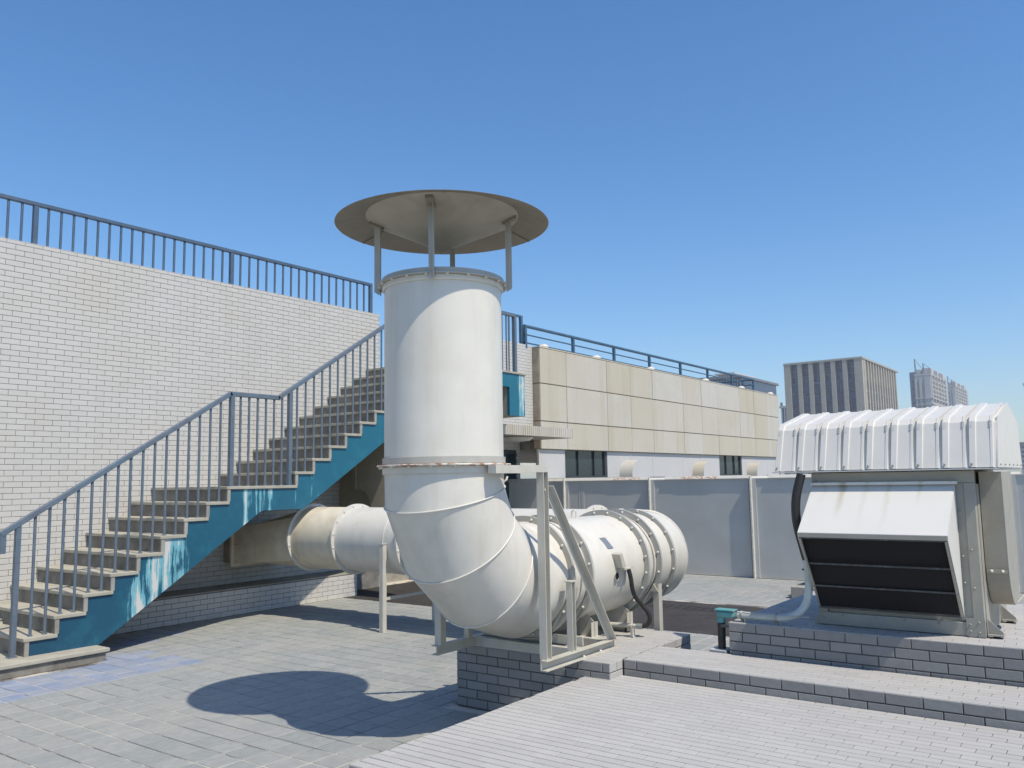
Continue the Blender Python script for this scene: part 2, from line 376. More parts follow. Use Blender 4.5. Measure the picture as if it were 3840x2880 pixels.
pav.face((1.71, -1.17, -.004), (1, 0, 0), (0, 1, 0), 11.85, 11.3, .195, .195, .0115, .0045, 'paver', stagger=0, keep=on_ground, cham=.003, matf=pmat, jit=.0007)

ms = MB(); ms.box(8.52, 10.55, -1, 9.84, -.003, .004); ms = ms.build('dark_strip', 'dark_matte'); tag(ms, 'dark flat strip across the paving behind the fan', 'mat')  # flat near-black strip running along Y over the paving
# ---------------------------------------------------------------- foreground platforms
def top_and_sides(name, label, faces_top, sides, body, n=300, cat='platform', group=None):
    o = thing(name, body[0], label, cat, group)
    mb = MB()
    for b in body[1]: mb.box(*b)
    mb.build('core', 'mortar_dark', o, smooth=False)
    mt = MB()
    for (x0, x1, y0, y1, z) in faces_top: mt.box(x0+.004, x1-.004, y0+.004, y1-.004, z-.03, z-.006)
    mt.build('bedding', 'mortar_top', o, smooth=False)
    ts = Tiles(o, 'tile', n)
    for (x0, x1, y0, y1, z) in faces_top:
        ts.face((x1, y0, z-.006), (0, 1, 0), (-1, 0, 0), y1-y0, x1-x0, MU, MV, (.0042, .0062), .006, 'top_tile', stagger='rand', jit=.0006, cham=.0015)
    for f in sides: ts.face(*f)
    return o
ZP, ZS, ZA = .447, .343, .656
def sideX(x, y0, y1, z0, z1, st=.5):   # face looking towards -X, courses from the top down
    return ((x+.006, y1, z1), (0, -1, 0), (0, 0, -1), y1-y0, z1-z0, MU, MV, .0065, .006, 'plinth_shade_tile', st)
def neg(f):
    O, U, V, ul, vl, *r = f; return f
SIDE = []
def face_negX(x, y0, y1, z0, z1, mat='plinth_shade_tile'):
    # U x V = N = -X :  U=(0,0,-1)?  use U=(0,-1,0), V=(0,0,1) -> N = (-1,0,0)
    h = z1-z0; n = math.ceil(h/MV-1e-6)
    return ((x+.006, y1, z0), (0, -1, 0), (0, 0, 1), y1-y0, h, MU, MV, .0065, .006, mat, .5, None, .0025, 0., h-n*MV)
def face_negY(y, x0, x1, z0, z1, mat='plinth_shade_tile'):
    h = z1-z0; n = math.ceil(h/MV-1e-6)
    return ((x0, y+.006, z0), (1, 0, 0), (0, 0, 1), x1-x0, h, MU, MV, .0065, .006, mat, .5, None, .0025, 0., h-n*MV)
def face_posY(y, x0, x1, z0, z1, mat='plinth_shade_tile'):
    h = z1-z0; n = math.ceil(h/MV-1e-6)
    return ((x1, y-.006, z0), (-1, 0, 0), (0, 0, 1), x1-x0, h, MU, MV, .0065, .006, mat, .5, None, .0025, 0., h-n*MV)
def face_posX(x, y0, y1, z0, z1, mat='plinth_shade_tile'):
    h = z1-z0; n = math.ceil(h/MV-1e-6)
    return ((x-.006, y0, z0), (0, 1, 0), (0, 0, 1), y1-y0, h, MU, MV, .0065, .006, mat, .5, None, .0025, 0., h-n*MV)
i6 = .006
top_and_sides('fan_plinth', 'grey tiled plinth carrying the big fan, with a narrow step running off to the right',
    [(X0P, 6.168, 2.878, 4.192, ZP), (5.096, 5.62, -1.1, 2.872, ZP)],
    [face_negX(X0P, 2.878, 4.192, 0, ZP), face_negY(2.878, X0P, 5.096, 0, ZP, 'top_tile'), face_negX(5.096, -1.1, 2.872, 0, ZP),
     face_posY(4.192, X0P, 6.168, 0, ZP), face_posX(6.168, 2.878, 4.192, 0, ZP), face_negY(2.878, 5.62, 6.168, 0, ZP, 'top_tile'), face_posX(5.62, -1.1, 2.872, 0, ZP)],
    ((5.5, 3.5, 0), [(X0P+i6, 6.168-i6, 2.878+i6, 4.192-i6, -.01, ZP-.008), (5.096+i6, 5.62-i6, -1.1, 2.877, -.01, ZP-.009)]), cat='plinth')
top_and_sides('low_platform', 'pale grey tiled low platform filling the bottom right foreground',
    [(2.829, 5.092, -1.1, 3.078, ZS)],
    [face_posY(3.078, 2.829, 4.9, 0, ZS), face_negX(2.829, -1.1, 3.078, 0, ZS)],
    ((4.0, 2, 0), [(2.829+i6, 5.09, -1.1, 3.078-i6, -.01, ZS-.008)]), cat='platform')
top_and_sides('unit_plinth', 'grey tiled plinth under the ribbed-roof ventilation unit on the right',
    [(5.642, 7.5, -.9, 2.35, ZA)],
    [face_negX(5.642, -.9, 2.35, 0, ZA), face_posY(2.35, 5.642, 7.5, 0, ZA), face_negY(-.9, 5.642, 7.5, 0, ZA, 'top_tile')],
    ((6.5, 1, 0), [(5.642+i6, 7.5, -.9+i6, 2.35-i6, -.01, ZA-.008)]), cat='plinth')

# ---------------------------------------------------------------- long tiled wall with its low plinth
YW, ZW = 9.85, 4.408
wall = thing('tiled_wall', (6, 9.9, 0), 'long off-white tiled wall rising behind the staircase', 'wall')
MB().box(-5, 9.684, YW+.006, 10.12, 0, ZW-.006).build('core', 'mortar', wall, smooth=False)
MB().box(-5, 9.686, YW+.002, 10.125, ZW-.0058, ZW).build('coping', 'wall_tile', wall, bevel=.004)
MB().box(-5, 8.775, 9.396, YW+.004, -.01, .322).build('plinth_core', 'mortar_dark', wall, smooth=False)
MB().box(-5, 8.785, 9.388, YW+.002, .3225, .338).build('ledge', 'concrete', wall)
wt = Tiles(wall, 'brick')
wt.face((-2.42, YW+.006, .34), (1, 0, 0), (0, 0, 1), 9.69+2.42, ZW-.006-.34, MU, MV, .0045, .006, 'wall_tile', .5)
wt.face((-2.42, 9.396, 0), (1, 0, 0), (0, 0, 1), 8.785+2.42, .322, MU, MV, .0045, .006, 'wall_tile', .5)
wt.face((9.684, 9.86, .34), (0, 1, 0), (0, 0, 1), .26, ZW-.006-.34, MU, MV, .0045, .006, 'wall_tile', .5)
upper = MB().box(-5, 11.3, 10.14, 22, -.01, 3.44).build('upper_roof_deck', 'concrete'); tag(upper, kind='structure')
# wall railing
wr = thing('wall_railing', (6.8, 9.95, ZW), 'slate blue baluster railing along the top of the long tiled wall', 'railing')
MB().box(1.5, 9.60, 9.922, 9.978, 4.880, 4.925).build('top_rail', 'rail_navy', wr, bevel=.004)
px = [4.296-2.63, 4.296, 6.912, 9.575]
for k, x in enumerate(px):
    MB().box(x-.026, x+.026, 9.925, 9.975, ZW-.003, 4.879).build('post', 'rail_navy', wr)
    if k < 3:
        for j in range(1, 18):
            xx = x+(px[k+1]-x)*j/18
            MB().tube([(xx, 9.95, ZW-.003), (xx, 9.95, 4.882)], .0155, 8).build('baluster', 'rail_navy', wr)

# ---------------------------------------------------------------- staircase
YS, YI = 8.30, 9.85
st = thing('staircase', (6.5, 9.0, 0), 'concrete staircase with peeling blue side climbing along the tiled wall', 'staircase')
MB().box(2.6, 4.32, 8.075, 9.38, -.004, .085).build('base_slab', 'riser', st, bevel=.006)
MB().box(2.6, 4.345, 8.05, 9.385, .0852, .12).build('base_top', 'tread', st, bevel=.005)
steps = []
for k in range(1, 10): steps.append((3.674+.263*(k-1), .118+.1685*k))
z1 = steps[-1][1]
for k in range(11): steps.append((6.735+.266*k, z1+.1663*(k+1)))
ZL = steps[-1][1]; XE = 11.62
for i, (x, z) in enumerate(steps):
    xe = steps[i+1][0] if i+1 < len(steps) else XE
    zp = steps[i-1][1] if i else .118
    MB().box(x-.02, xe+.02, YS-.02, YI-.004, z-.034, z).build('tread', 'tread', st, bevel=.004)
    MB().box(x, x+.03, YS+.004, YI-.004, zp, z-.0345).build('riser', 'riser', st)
    MB().box(x-.006, x+.032, YS-.014, YS+.0035, zp+.0005, z-.0345).build('riser_edge', 'concrete', st)
# stepped side and soffit: polygon in XZ
ups = [(3.70, .121)]
for i, (x, z) in enumerate(steps):
    xe = steps[i+1][0] if i+1 < len(steps) else XE-.02
    ups += [(x+.028, z-.036), (xe+.028, z-.036)] if i+1 < len(steps) else [(x+.028, z-.036), (xe, z-.036)]
ups[0] = (3.70, .121)
low = [(XE-.02, 2.725), (11.165, 2.725), (11.165, 3.2), (9.86, 3.2), (6.87, 1.345), (6.25, 1.345), (4.37, .121)]
def strip(prof_top, low):  # split into a flat face that copes with the concave outline
    return prof_top+low
def poly_face(pts, y0, y1):
    import bmesh
    m = MB(); m.prism(pts, 'y', y0, y1); return m
side = poly_face(ups+low, YS, YS+.05)
side.build('stringer', 'blue_paint', st, smooth=False)
def soff(a, b): MB().prism([a, b, (b[0], b[1]+.12), (a[0], a[1]+.12)], 'y', YS+.051, YI-.005).build('soffit', 'soffit', st, smooth=False)
for a, b in (((4.40, .122), (6.25, 1.346)), ((6.25, 1.346), (6.87, 1.346)), ((6.87, 1.346), (9.86, 3.2)), ((9.86, 3.2), (11.166, 3.2))): soff(a, b)
MB().box(11.167, XE-.021, YS+.051, YI-.005, 2.726, 3.4).build('end_beam', 'soffit', st)
# pier wall across the stair, its lower corner cut to a curve, and an added dark box standing in for shade
arc = [(9.16-.20*math.sin(R_(a)), 1.235+.31*math.cos(R_(a))) for a in range(0, 91, 10)]
pts = [(9.29, 1.57), (9.20, 1.56)]+arc+[(8.96, .9), (8.36, .9), (8.36, 2.30), (9.29, 2.30)]
MB().prism(pts, 'x', 8.64, 8.84).build('pier_wall', 'soffit', st, smooth=False)
MB().box(8.628, 8.66, 9.26, 9.325, 1.56, 2.30).build('pier_edge', 'soffit', st)
MB().box(8.84, 9.05, 8.36, 9.845, .9, 2.42).build('pier_back', 'soffit', st)
lw = MB().box(10.62, 10.9, 7.6, 9.84, -.006, .8).build('shade_box', 'shade_black'); tag(lw, 'added dark box standing in for shade behind the round duct', 'wall')

# stair railing
sr = thing('stair_railing', (6, 8.38, 0), 'slate blue sloping handrail with balusters on the outer edge of the staircase', 'railing')
YB = 8.375
railpts = [(3.462, 1.24), (5.84, 2.698), (6.52, 2.698), (9.30, 4.452), (XE-.18, 4.452)]
mb = MB()
for a, b in zip(railpts[:-1], railpts[1:]):
    d = Vector((b[0]-a[0], 0, b[1]-a[1])).normalized()*.014
    mb.bar((a[0]-d.x, YB, a[1]-d.z), (b[0]+d.x, YB, b[1]+d.z), .055, .048)
mb.build('handrail', 'rail_blue', sr, bevel=.004)
MB().box(3.445, 3.495, YB-.024, YB+.024, 1.06, 1.25).build('rail_end', 'rail_blue', sr, bevel=.003)
def rail_z(x):
    for a, b in zip(railpts[:-1], railpts[1:]):
        if a[0] <= x <= b[0]: return a[1]+(b[1]-a[1])*(x-a[0])/(b[0]-a[0])
    return 4.46
def base_z(x):
    z = .12
    for sx, sz in steps:
        if x > sx-.02: z = sz
    return z
def post(x, w):
    z0 = base_z(x)
    MB().box(x-w/2, x+w/2, YB-w/2, YB+w/2, z0+.0005, rail_z(x)-.02).build('post', 'rail_blue', sr)
    MB().box(x-w*.85, x+w*.85, YB-w*.8, YB+w*.8, z0+.0003, z0+.008).build('foot_plate', 'rail_blue', sr)
def balu(x):
    z0 = base_z(x)
    b = MB().tube([(x, YB, z0+.0005), (x, YB, rail_z(x)-.022)], .0138, 10).build('baluster', 'rail_blue', sr)
    MB().lathe([(.0, z0+.014), (.021, z0+.012), (.023, z0+.0004)], (x, YB, 0), n=10).build('ferrule', 'rail_blue', b)
post(3.60, .045)
for k in range(8):
    x = 3.674+.263*k
    balu(x+.075); balu(x+.205)
post(5.865, .05)
for j in range(1, 7): balu(5.865+(6.70-5.865)*j/7)
post(6.70, .05)
for k in range(10):
    x = 6.735+.266*k; balu(x+.075); balu(x+.208)
for x in (9.45, 9.75, 10.05, 10.35, 10.65, 10.95, 11.08, 11.2, 11.27): balu(x)
post(11.43, .06)
for x in (9.6, 11.95): pass
# return rail at the wall beyond the landing
rr = thing('landing_railing', (11.9, 9.8, ZW), 'short blue railing on the wall beside the top stair landing', 'railing')
MB().box(12.6, 13.86, 9.93, 9.98, 4.98, 5.02).build('top_rail', 'rail_dark', rr)
for x in (12.8, 13.1, 13.42, 13.62): MB().tube([(x, 9.955, 4.40), (x, 9.955, 4.98)], .011, 8).build('baluster', 'rail_dark', rr)
MB().box(13.79, 13.85, 9.925, 9.985, 4.40, 4.98).build('post', 'rail_dark', rr)

# ================================================================== EXHAUST ASSEMBLY
FY, FZ, R0, SX = 3.576, .972, .382, 4.095
RE = .765; XC, ZC = SX+RE, FZ+RE
def ring_bolts(fl, mesh, n, fn):
    for k in range(n): inst(mesh, 'bolt', fl, *fn(2*math.pi*(k+.5)/n))
bolt_me = MB().sphere((0, 0, 0), .0105, 8, 5).mesh('bolt', 'bolt')
ex = thing('exhaust_stack', (SX, FY, 0), 'tall white round exhaust stack with a conical rain cap and segmented elbow', 'exhaust stack')
MB().lathe([(R0, 1.775), (R0, 2.93), (R0-.006, 2.93), (R0-.006, 1.775)], (SX, FY, 0), n=96, close=True).build('stack_pipe', 'white_metal', ex)
MB().lathe([(R0+.012, 1.76), (R0+.012, 1.80), (R0+.001, 1.802), (R0+.001, 1.76)], (SX, FY, 0), n=96, close=True).build('lower_band', 'flange_metal', ex)
fl = MB().lathe([(R0-.004, 1.7445), (R0+.045, 1.744), (R0+.048, 1.752), (R0+.045, 1.757), (R0-.004, 1.757)], (SX, FY, 0), n=96, close=True).build('rusty_flange', 'rusty_seam', ex)
ring_bolts(fl, bolt_me, 18, lambda t: ((SX+(R0+.028)*math.cos(t), FY+(R0+.028)*math.sin(t), 1.742),))
MB().lathe([(R0+.008, 2.882), (R0+.014, 2.89), (R0+.014, 2.914), (R0+.001, 2.914), (R0+.001, 2.882)], (SX, FY, 0), n=96, close=True).build('upper_band', 'white_metal', ex)
fl = MB().lathe([(R0+.001, 2.916), (R0+.046, 2.916), (R0+.046, 2.922), (R0+.018, 2.9225), (R0+.018, 2.957), (R0+.001, 2.957)], (SX, FY, 0), n=96, close=True).build('top_flange', 'flange_metal', ex)
ring_bolts(fl, bolt_me, 20, lambda t: ((SX+(R0+.033)*math.cos(t), FY+(R0+.033)*math.sin(t), 2.914),))
# cap: outer conical hood (thin sheet) and the inverted cone under it
RC, ZR = .70, 3.338
sl_ = math.tan(R_(16.8))
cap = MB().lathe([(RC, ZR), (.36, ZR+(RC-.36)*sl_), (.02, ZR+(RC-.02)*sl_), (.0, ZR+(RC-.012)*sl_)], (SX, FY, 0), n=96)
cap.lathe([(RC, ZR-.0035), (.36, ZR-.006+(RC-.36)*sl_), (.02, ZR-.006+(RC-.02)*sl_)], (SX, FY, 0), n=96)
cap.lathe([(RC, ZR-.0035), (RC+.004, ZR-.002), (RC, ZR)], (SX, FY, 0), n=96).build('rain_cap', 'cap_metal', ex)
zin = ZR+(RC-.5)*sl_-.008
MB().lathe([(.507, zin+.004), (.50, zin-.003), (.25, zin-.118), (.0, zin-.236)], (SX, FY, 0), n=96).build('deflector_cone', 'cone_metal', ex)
for t in (R_(95), R_(222), R_(340)):
    c, s_ = math.cos(t), math.sin(t)
    MB().bar((SX+.51*c, FY+.51*s_, ZR+(RC-.51)*sl_-.010), (SX+.695*c, FY+.695*s_, ZR+.005*sl_-.009), .008, .006).build('cap_seam', 'cap_metal', ex)
for k in range(4):
    t = R_(31.7+90*k); c, s_ = math.cos(t), math.sin(t); r = R0+.04
    def P(rad, tang, z): return (SX+rad*c-tang*s_, FY+rad*s_+tang*c, z)
    ztop = zin-.004-(.5-r)*(.232/.5)
    m = MB()
    for (ra, rb, ta, tb) in ((r-.004, r+.001, -.018, .018), (r+.001, r+.034, .013, .018)):
        A = [P(ra, ta, 2.878), P(rb, ta, 2.90), P(rb, tb, 2.90), P(ra, tb, 2.878)]; B = [(x, y, ztop+.012) for x, y, z in A]
        i, j = m.quad_loop(A, B); m.f += [(i+3, i+2, i+1, i), (j, j+1, j+2, j+3)]
    so = m.build('cap_strut', 'flange_metal', ex)
    g = MB(); z0 = ztop
    g.prism([(0, 0), (.09, .035), (.09, .055), (0, .02)], 'y', -.024, .024)
    g.v = [P(r-.02+a, b, z0-.022+h) for a, b, h in g.v]; g.build('strut_bracket', 'cap_metal', so)
# elbow gores
seams = [13.5, 37.2, 60.9, 84.6]
def mitre(th, half, rr, n=72):
    out = []
    for a in range(n):
        p = 2*math.pi*a/n; rho = (RE-rr*math.cos(p))/math.cos(half)
        out.append((XC-rho*math.cos(th), FY+rr*math.sin(p), ZC-rho*math.sin(th)))
    return out
cuts = [(0, 0)]+[(R_(s), R_(11.85)) for s in seams]+[(R_(90), 0)]
for (a, ha), (b, hb) in zip(cuts[:-1], cuts[1:]):
    m = MB(); m.quad_loop(mitre(a, ha if a else 0, R0), mitre(b, hb, R0))
    if a == 0:
        m2 = [(SX+R0*-math.cos(2*math.pi*k/72), FY+R0*math.sin(2*math.pi*k/72), 1.744) for k in range(72)]
        m.quad_loop(m2, mitre(0, 0, R0))
    m.build('elbow_segment', 'white_sheet', ex)
for s in seams[:3]:
    m = MB(); c = mitre(R_(s), R_(11.85), R0+.004); m.tube(c+[c[0], c[1]], .0052, 8, cap=False); m.build('seam_bead', 'white_metal', ex)
MB().lathe([(R0+.012, 1.70), (R0+.012, 1.742), (R0+.001, 1.742), (R0+.001, 1.70)], (SX, FY, 0), n=96, close=True).build('elbow_collar', 'white_sheet', ex)
MB().lathe([(R0, XC), (R0, 4.945)], (0, FY, FZ), 'x', 96).build('outlet_spigot', 'white_sheet', ex)
MB().tube([(SX+.26, FY-R0*.72-.002, 1.64), (SX+.27, FY-R0*.72-.02, 1.655), (SX+.28, FY-R0*.72-.02, 1.675)], .007, 8).build('lifting_eye', 'white_metal', ex)

def xring(x, w, name, mat, parent, r1=.422, r0=R0+.0015):
    return MB().lathe([(r0, x-w/2), (r1, x-w/2), (r1, x+w/2), (r0, x+w/2)], (0, FY, FZ), 'x', 96, close=True).build(name, mat, parent)
fan = thing('axial_fan', (5.65, FY, ZP), 'white cylindrical axial fan with bolted flanges lying on two saddles', 'fan')
def collar(x0, x1, parent, seedv):
    rnd = random.Random(seedv); n = 96; m = MB(); rows = []
    ph = [(rnd.uniform(0, 6.28), rnd.choice((3, 5, 7, 9, 11, 13)), rnd.uniform(.001, .0035)) for _ in range(7)]
    for k in range(13):
        f = k/12; x = x0+(x1-x0)*f; sag = math.sin(math.pi*f); row = []
        for a in range(n):
            t = 2*math.pi*a/n
            r = R0-.004+sag*(.007+sum(am*math.sin(q*t+p+3*f*q/5) for p, q, am in ph)*(.6+.9*max(0, -math.sin(t))))
            row.append((x, FY+r*math.cos(t), FZ+r*math.sin(t)))
        i = len(m.v); m.v += row
        if k: m.f += [(i-n+a, i-n+(a+1) % n, i+(a+1) % n, i+a) for a in range(n)]
    m.build('flexible_collar', 'canvas', parent)
rings = {}
for nm, x, nb in (('a', 4.955, 16), ('b', 5.205, 16), ('c', 6.055, 20), ('d', 6.275, 16), ('e', 6.545, 16)):
    f_ = xring(x, .022 if nm != 'e' else .03, 'flange', 'flange_metal', fan, .424 if nm != 'e' else .415)
    ring_bolts(f_, bolt_me, nb, lambda t, x=x: ((x-.016, FY+(R0+.022)*math.cos(t), FZ+(R0+.022)*math.sin(t)),))
collar(4.967, 5.193, fan, 3); collar(6.067, 6.263, fan, 8)
for x in (5.10, 6.20):
    m = MB(); c = [(x, FY+(R0+.010)*math.cos(R_(a)), FZ+(R0+.010)*math.sin(R_(a))) for a in range(0, 370, 5)]; m.tube(c, .0045, 6, cap=False); m.build('collar_wire', 'flange_metal', fan)
MB().lathe([(R0, 5.19), (R0, 6.07)], (0, FY, FZ), 'x', 96).build('casing', 'white_metal', fan)
MB().lathe([(R0, 6.262), (R0, 6.56)], (0, FY, FZ), 'x', 96).build('inlet_sleeve', 'white_sheet', fan)
for xs in (5.46, 6.0):
    poly = [(FY-.265, ZP+.012), (FY-.265, .60), (FY-.205, .655)]
    poly += [(FY+(R0+.001)*math.sin(R_(a)), FZ-(R0+.001)*math.cos(R_(a))) for a in range(-32, 33, 4)]
    poly += [(FY+.205, .655), (FY+.265, .60), (FY+.265, ZP+.012)]
    sd = MB().prism(poly, 'x', xs-.003, xs+.003).build('saddle', 'frame_metal', fan, smooth=False)
    for q in (-1, 1):
        MB().box(xs-.045, xs+.045, FY+q*.262-.003, FY+q*.262+.003, ZP+.012, .60).build('gusset', 'frame_metal', sd)
    MB().box(xs-.05, xs+.06, FY-.285, FY+.285, ZP+.0405, ZP+.0485).build('base_plate', 'frame_metal', sd)
    for q in (-1, 1):
        MB().lathe([(.0, ZP+.04), (.030, ZP+.04), (.022, ZP+.02), (.030, ZP+.0005)], (xs, FY+q*.24, 0), n=14).build('vibration_mount', 'bar_metal', sd)
# terminal box, cable entry and rating plate on the casing
def on_case(x, z, d=0):   # point on the casing side at height z
    return Vector((x, FY-math.sqrt((R0+d)**2-(z-FZ)**2), z))
m = MB(); m.prism([(5.565, 1.09), (5.60, 1.10), (5.66, .99), (5.60, .985)], 'y', FY-R0-.055, FY-R0+.02)
m.build('terminal_box', 'frame_metal', fan, bevel=.003)
MB().box(5.62, 5.75, FY-R0-.06, FY-R0-.005, .972, .982).build('box_shelf', 'frame_metal', fan)
c = on_case(5.585, .92, .001)
m = MB().lathe([(.034, FY-R0-.006), (.030, FY-R0-.0065), (.028, FY-R0+.03)], (5.60, 0, .925), 'y', 24).build('cable_entry_ring', 'frame_metal', fan)
MB().lathe([(.0, FY-R0-.003), (.029, FY-R0-.003)], (5.60, 0, .925), 'y', 24).build('cable_entry', 'black_filter', m)
m = MB(); A = on_case(5.50, 1.21, .002); B_ = on_case(5.58, 1.21, .002); C_ = on_case(5.62, 1.13, .002); D_ = on_case(5.54, 1.13, .002)
k = len(m.v); m.v += [tuple(A), tuple(B_), tuple(C_), tuple(D_)]; m.v += [tuple(Vector(q)+Vector((0, -.003, .001))) for q in (A, B_, C_, D_)]
m.f += [(4, 5, 6, 7), (0, 1, 5, 4), (1, 2, 6, 5), (2, 3, 7, 6), (3, 0, 4, 7)]; m.build('rating_plate', 'plate', fan, smooth=False)
m = MB(); hook = [(5.60, FY-.04, FZ+R0-.005), (5.60, FY-.04, FZ+R0+.045), (5.60, FY-.02, FZ+R0+.06), (5.60, FY, FZ+R0+.045), (5.60, FY, FZ+R0-.005)]
m.tube(hook, .006, 8).build('lifting_lug', 'white_metal', fan)
hs = thing('cable_hose', (5.75, FY-.42, ZP), 'dark flexible cable hose hanging from the fan terminal box', 'hose')
cp = [(5.70, FY-R0-.05, .965), (5.72, FY-R0-.055, .90), (5.74, FY-R0-.055, .82), (5.78, FY-R0-.06, .75), (5.83, FY-R0-.085, .69), (5.86, FY-R0-.12, .63), (5.865, FY-R0-.125, .57), (5.855, FY-R0-.09, .535), (5.84, FY-R0-.045, .53)]
def spline(P, n=6):
    P = [Vector(p) for p in P]; out = []
    for i in range(len(P)-1):
        a, b, c, d = P[max(i-1, 0)], P[i], P[i+1], P[min(i+2, len(P)-1)]
        for k in range(n):
            t = k/n; out.append(.5*((2*b)+(c-a)*t+(2*a-5*b+4*c-d)*t*t+(3*b-a-3*c+d)*t**3))
    return out+[P[-1]]
MB().tube(spline(cp), .017, 12).build('hose', 'rubber', hs)
cs = thing('conduit_stub', (5.76, FY-.35, ZP), 'short white conduit pipe clamped to a small stand beside the fan saddle', 'conduit')
MB().tube([(5.835, FY-R0-.06, .53), (5.80, FY-.10, .53)], .017, 14).build('pipe', 'frame_metal', cs)
MB().tube([(5.84, FY-R0-.075, .53), (5.832, FY-R0-.03, .53)], .021, 14).build('gland', 'plate', cs)
MB().box(5.80, 5.835, FY-R0-.012, FY-R0+.008, ZP+.0005, .515).build('stand', 'frame_metal', cs)
MB().box(5.80, 5.90, FY-R0-.02, FY-R0+.02, ZP+.0003, ZP+.006).build('stand_foot', 'frame_metal', cs)
m = MB(); c = [(5.82, FY-R0-.002+.0*a, .53) for a in range(2)]
m.tube([(5.815, FY-R0-.0+.021*math.cos(R_(a))*0, .53+.022*math.sin(R_(a))) if 0 else (5.817+.021*math.cos(R_(a)), FY-R0, .53+.021*math.sin(R_(a))) for a in range(0, 361, 20)], .004, 6, cap=False).build('clamp_ring', 'frame_metal', cs)

# ---------------------------------------------------------------- support frame of the stack
fr = thing('stack_support', (4.8, FY, ZP), 'off-white steel channel frame bracing the foot of the exhaust stack', 'frame')
def chan_x(x0, x1, y, z0, z1, opn, t=.006, w=.045):   # channel along X, open side towards opn (-1 = -Y)
    m = MB(); ya, yb = (y, y+t) if opn < 0 else (y-t, y)
    m.box(x0, x1, ya, yb, z0, z1)
    yc, yd = (y-w, y) if opn < 0 else (y, y+w)
    m.box(x0, x1, yc, yd, z0, z0+t); m.box(x0, x1, yc, yd, z1-t, z1); return m
YR, YL = FY-.445, FY+.445
b = chan_x(4.50, 5.43, YR, ZP+.0005, ZP+.066, -1).build('base_channel', 'frame_metal', fr)
for x in (4.98, 5.2): inst(bolt_me, 'bolt', b, (x, YR-.022, ZP+.010))
chan_x(4.505, 5.43, YL, ZP+.0005, ZP+.066, 1).build('base_channel', 'frame_metal', fr)
ZB = ZP+.0665
def post_u(x, y, w, z0, z1, opn, name='post'):   # upright channel, open to opn in Y, flanges facing -X and +X
    m = MB(); t = .005; ya, yb = (y-w/2, y+w/2)
    m.box(x-w/2, x-w/2+t, ya, yb, z0, z1); m.box(x+w/2-t, x+w/2, ya, yb, z0, z1)
    yw = yb-t if opn < 0 else ya
    m.box(x-w/2+t, x+w/2-t, yw, yw+t, z0, z1); return m.build(name, 'frame_metal', fr)
post_u(4.553, YR-.002, .056, ZB, 1.70, -1); post_u(4.553, YL+.002, .056, ZB, 1.70, 1)
for y, q in ((YR-.002, -1), (YL+.002, 1)):
    m = MB()
    arc = [(4.535+.046*math.cos(R_(a)), 1.699+.046*math.sin(R_(a))) for a in range(0, 91, 15)]
    m.prism([(4.50, 1.699)]+arc+[(4.30, 1.745), (4.30, 1.699)], 'y', y+q*.026, y-q*.026); m.build('corner_bracket', 'frame_metal', fr, smooth=False)
    MB().box(4.02, 4.36, y-.03, y+.03, 1.694, 1.7435).build('arm', 'frame_metal', fr)
m = MB(); m.bar((4.585, YR-.008, 1.60), (5.335, YR-.018, ZB+.002), .05, .005, (0, 1, 0)); m.bar((4.60, YR-.032, 1.61), (5.35, YR-.042, ZB+.004), .005, .05, (0, 1, 0)); m.build('diagonal_brace', 'frame_metal', fr)
m = MB(); m.bar((4.585, YL+.008, 1.60), (5.335, YL+.018, ZB+.002), .05, .005, (0, 1, 0)); m.build('diagonal_brace', 'frame_metal', fr)
post_u(4.86, YR-.004, .045, ZB, .965, -1, 'short_post'); post_u(4.86, YL+.004, .045, ZB, .965, 1, 'short_post')
MB().box(4.825, 4.895, YR-.032, YR+.024, .9655, .972).build('post_cap', 'frame_metal', fr)
for x0, zz in ((4.925, ZP+.001), (5.30, ZP+.001)):
    MB().box(x0, x0+.006, YR+.008, YL-.008, zz, zz+.064).build('cross_member', 'frame_metal', fr)
    MB().box(x0+.0065, x0+.05, YR+.008, YL-.008, zz+.058, zz+.064).build('cross_flange', 'frame_metal', fr)
MB().box(5.02, 5.03, YR+.012, YL-.012, ZP+.068, ZP+.128).build('cradle_bar', 'frame_metal', fr)
c = [(4.935, FY+(R0+.046)*math.sin(R_(a)), FZ-(R0+.046)*math.cos(R_(a))) for a in range(-82, 83, 6)]
m = MB(); A = [(x, y, z) for x, y, z in c]; B_ = [(x+.05, y, z) for x, y, z in c]; m.quad_loop(A, B_, closed=False)
A2 = [(4.935, FY+(R0+.052)*math.sin(R_(a)), FZ-(R0+.052)*math.cos(R_(a))) for a in range(-82, 83, 6)]; m.quad_loop(A2, A, closed=False); m.quad_loop([(x+.05, y, z) for x, y, z in A2], A2, closed=False)
m.build('cradle_strap', 'flange_metal', fr)

# ---------------------------------------------------------------- round duct to the wall
PX = 7.22; RE2 = .55
dc = thing('round_duct', (PX, 6.5, 0), 'white round duct running from under the stairs to the fan elbow', 'duct')
def arcring(t, r, n=72):
    cx, cy = PX-RE2, FY+RE2; out = []
    for a in range(n):
        p = 2*math.pi*a/n; rho = RE2+r*math.cos(p)
        out.append((cx+rho*math.sin(t), cy-rho*math.cos(t), FZ+r*math.sin(p)))
    return out
tt = [0, 15, 37.5, 60, 82, 90]
for a, b in zip(tt[:-1], tt[1:]): m = MB(); m.quad_loop(arcring(R_(a), R0), arcring(R_(b), R0)); m.build('elbow_segment', 'white_sheet', dc)
for a in tt[1:-1]:
    c = arcring(R_(a), R0+.002); MB().tube(c+c[:2], .005, 8, cap=False).build('seam_bead', 'white_metal', dc)
MB().lathe([(R0, 6.555), (R0, PX-RE2)], (0, FY, FZ), 'x', 96).build('elbow_spigot', 'white_sheet', dc)
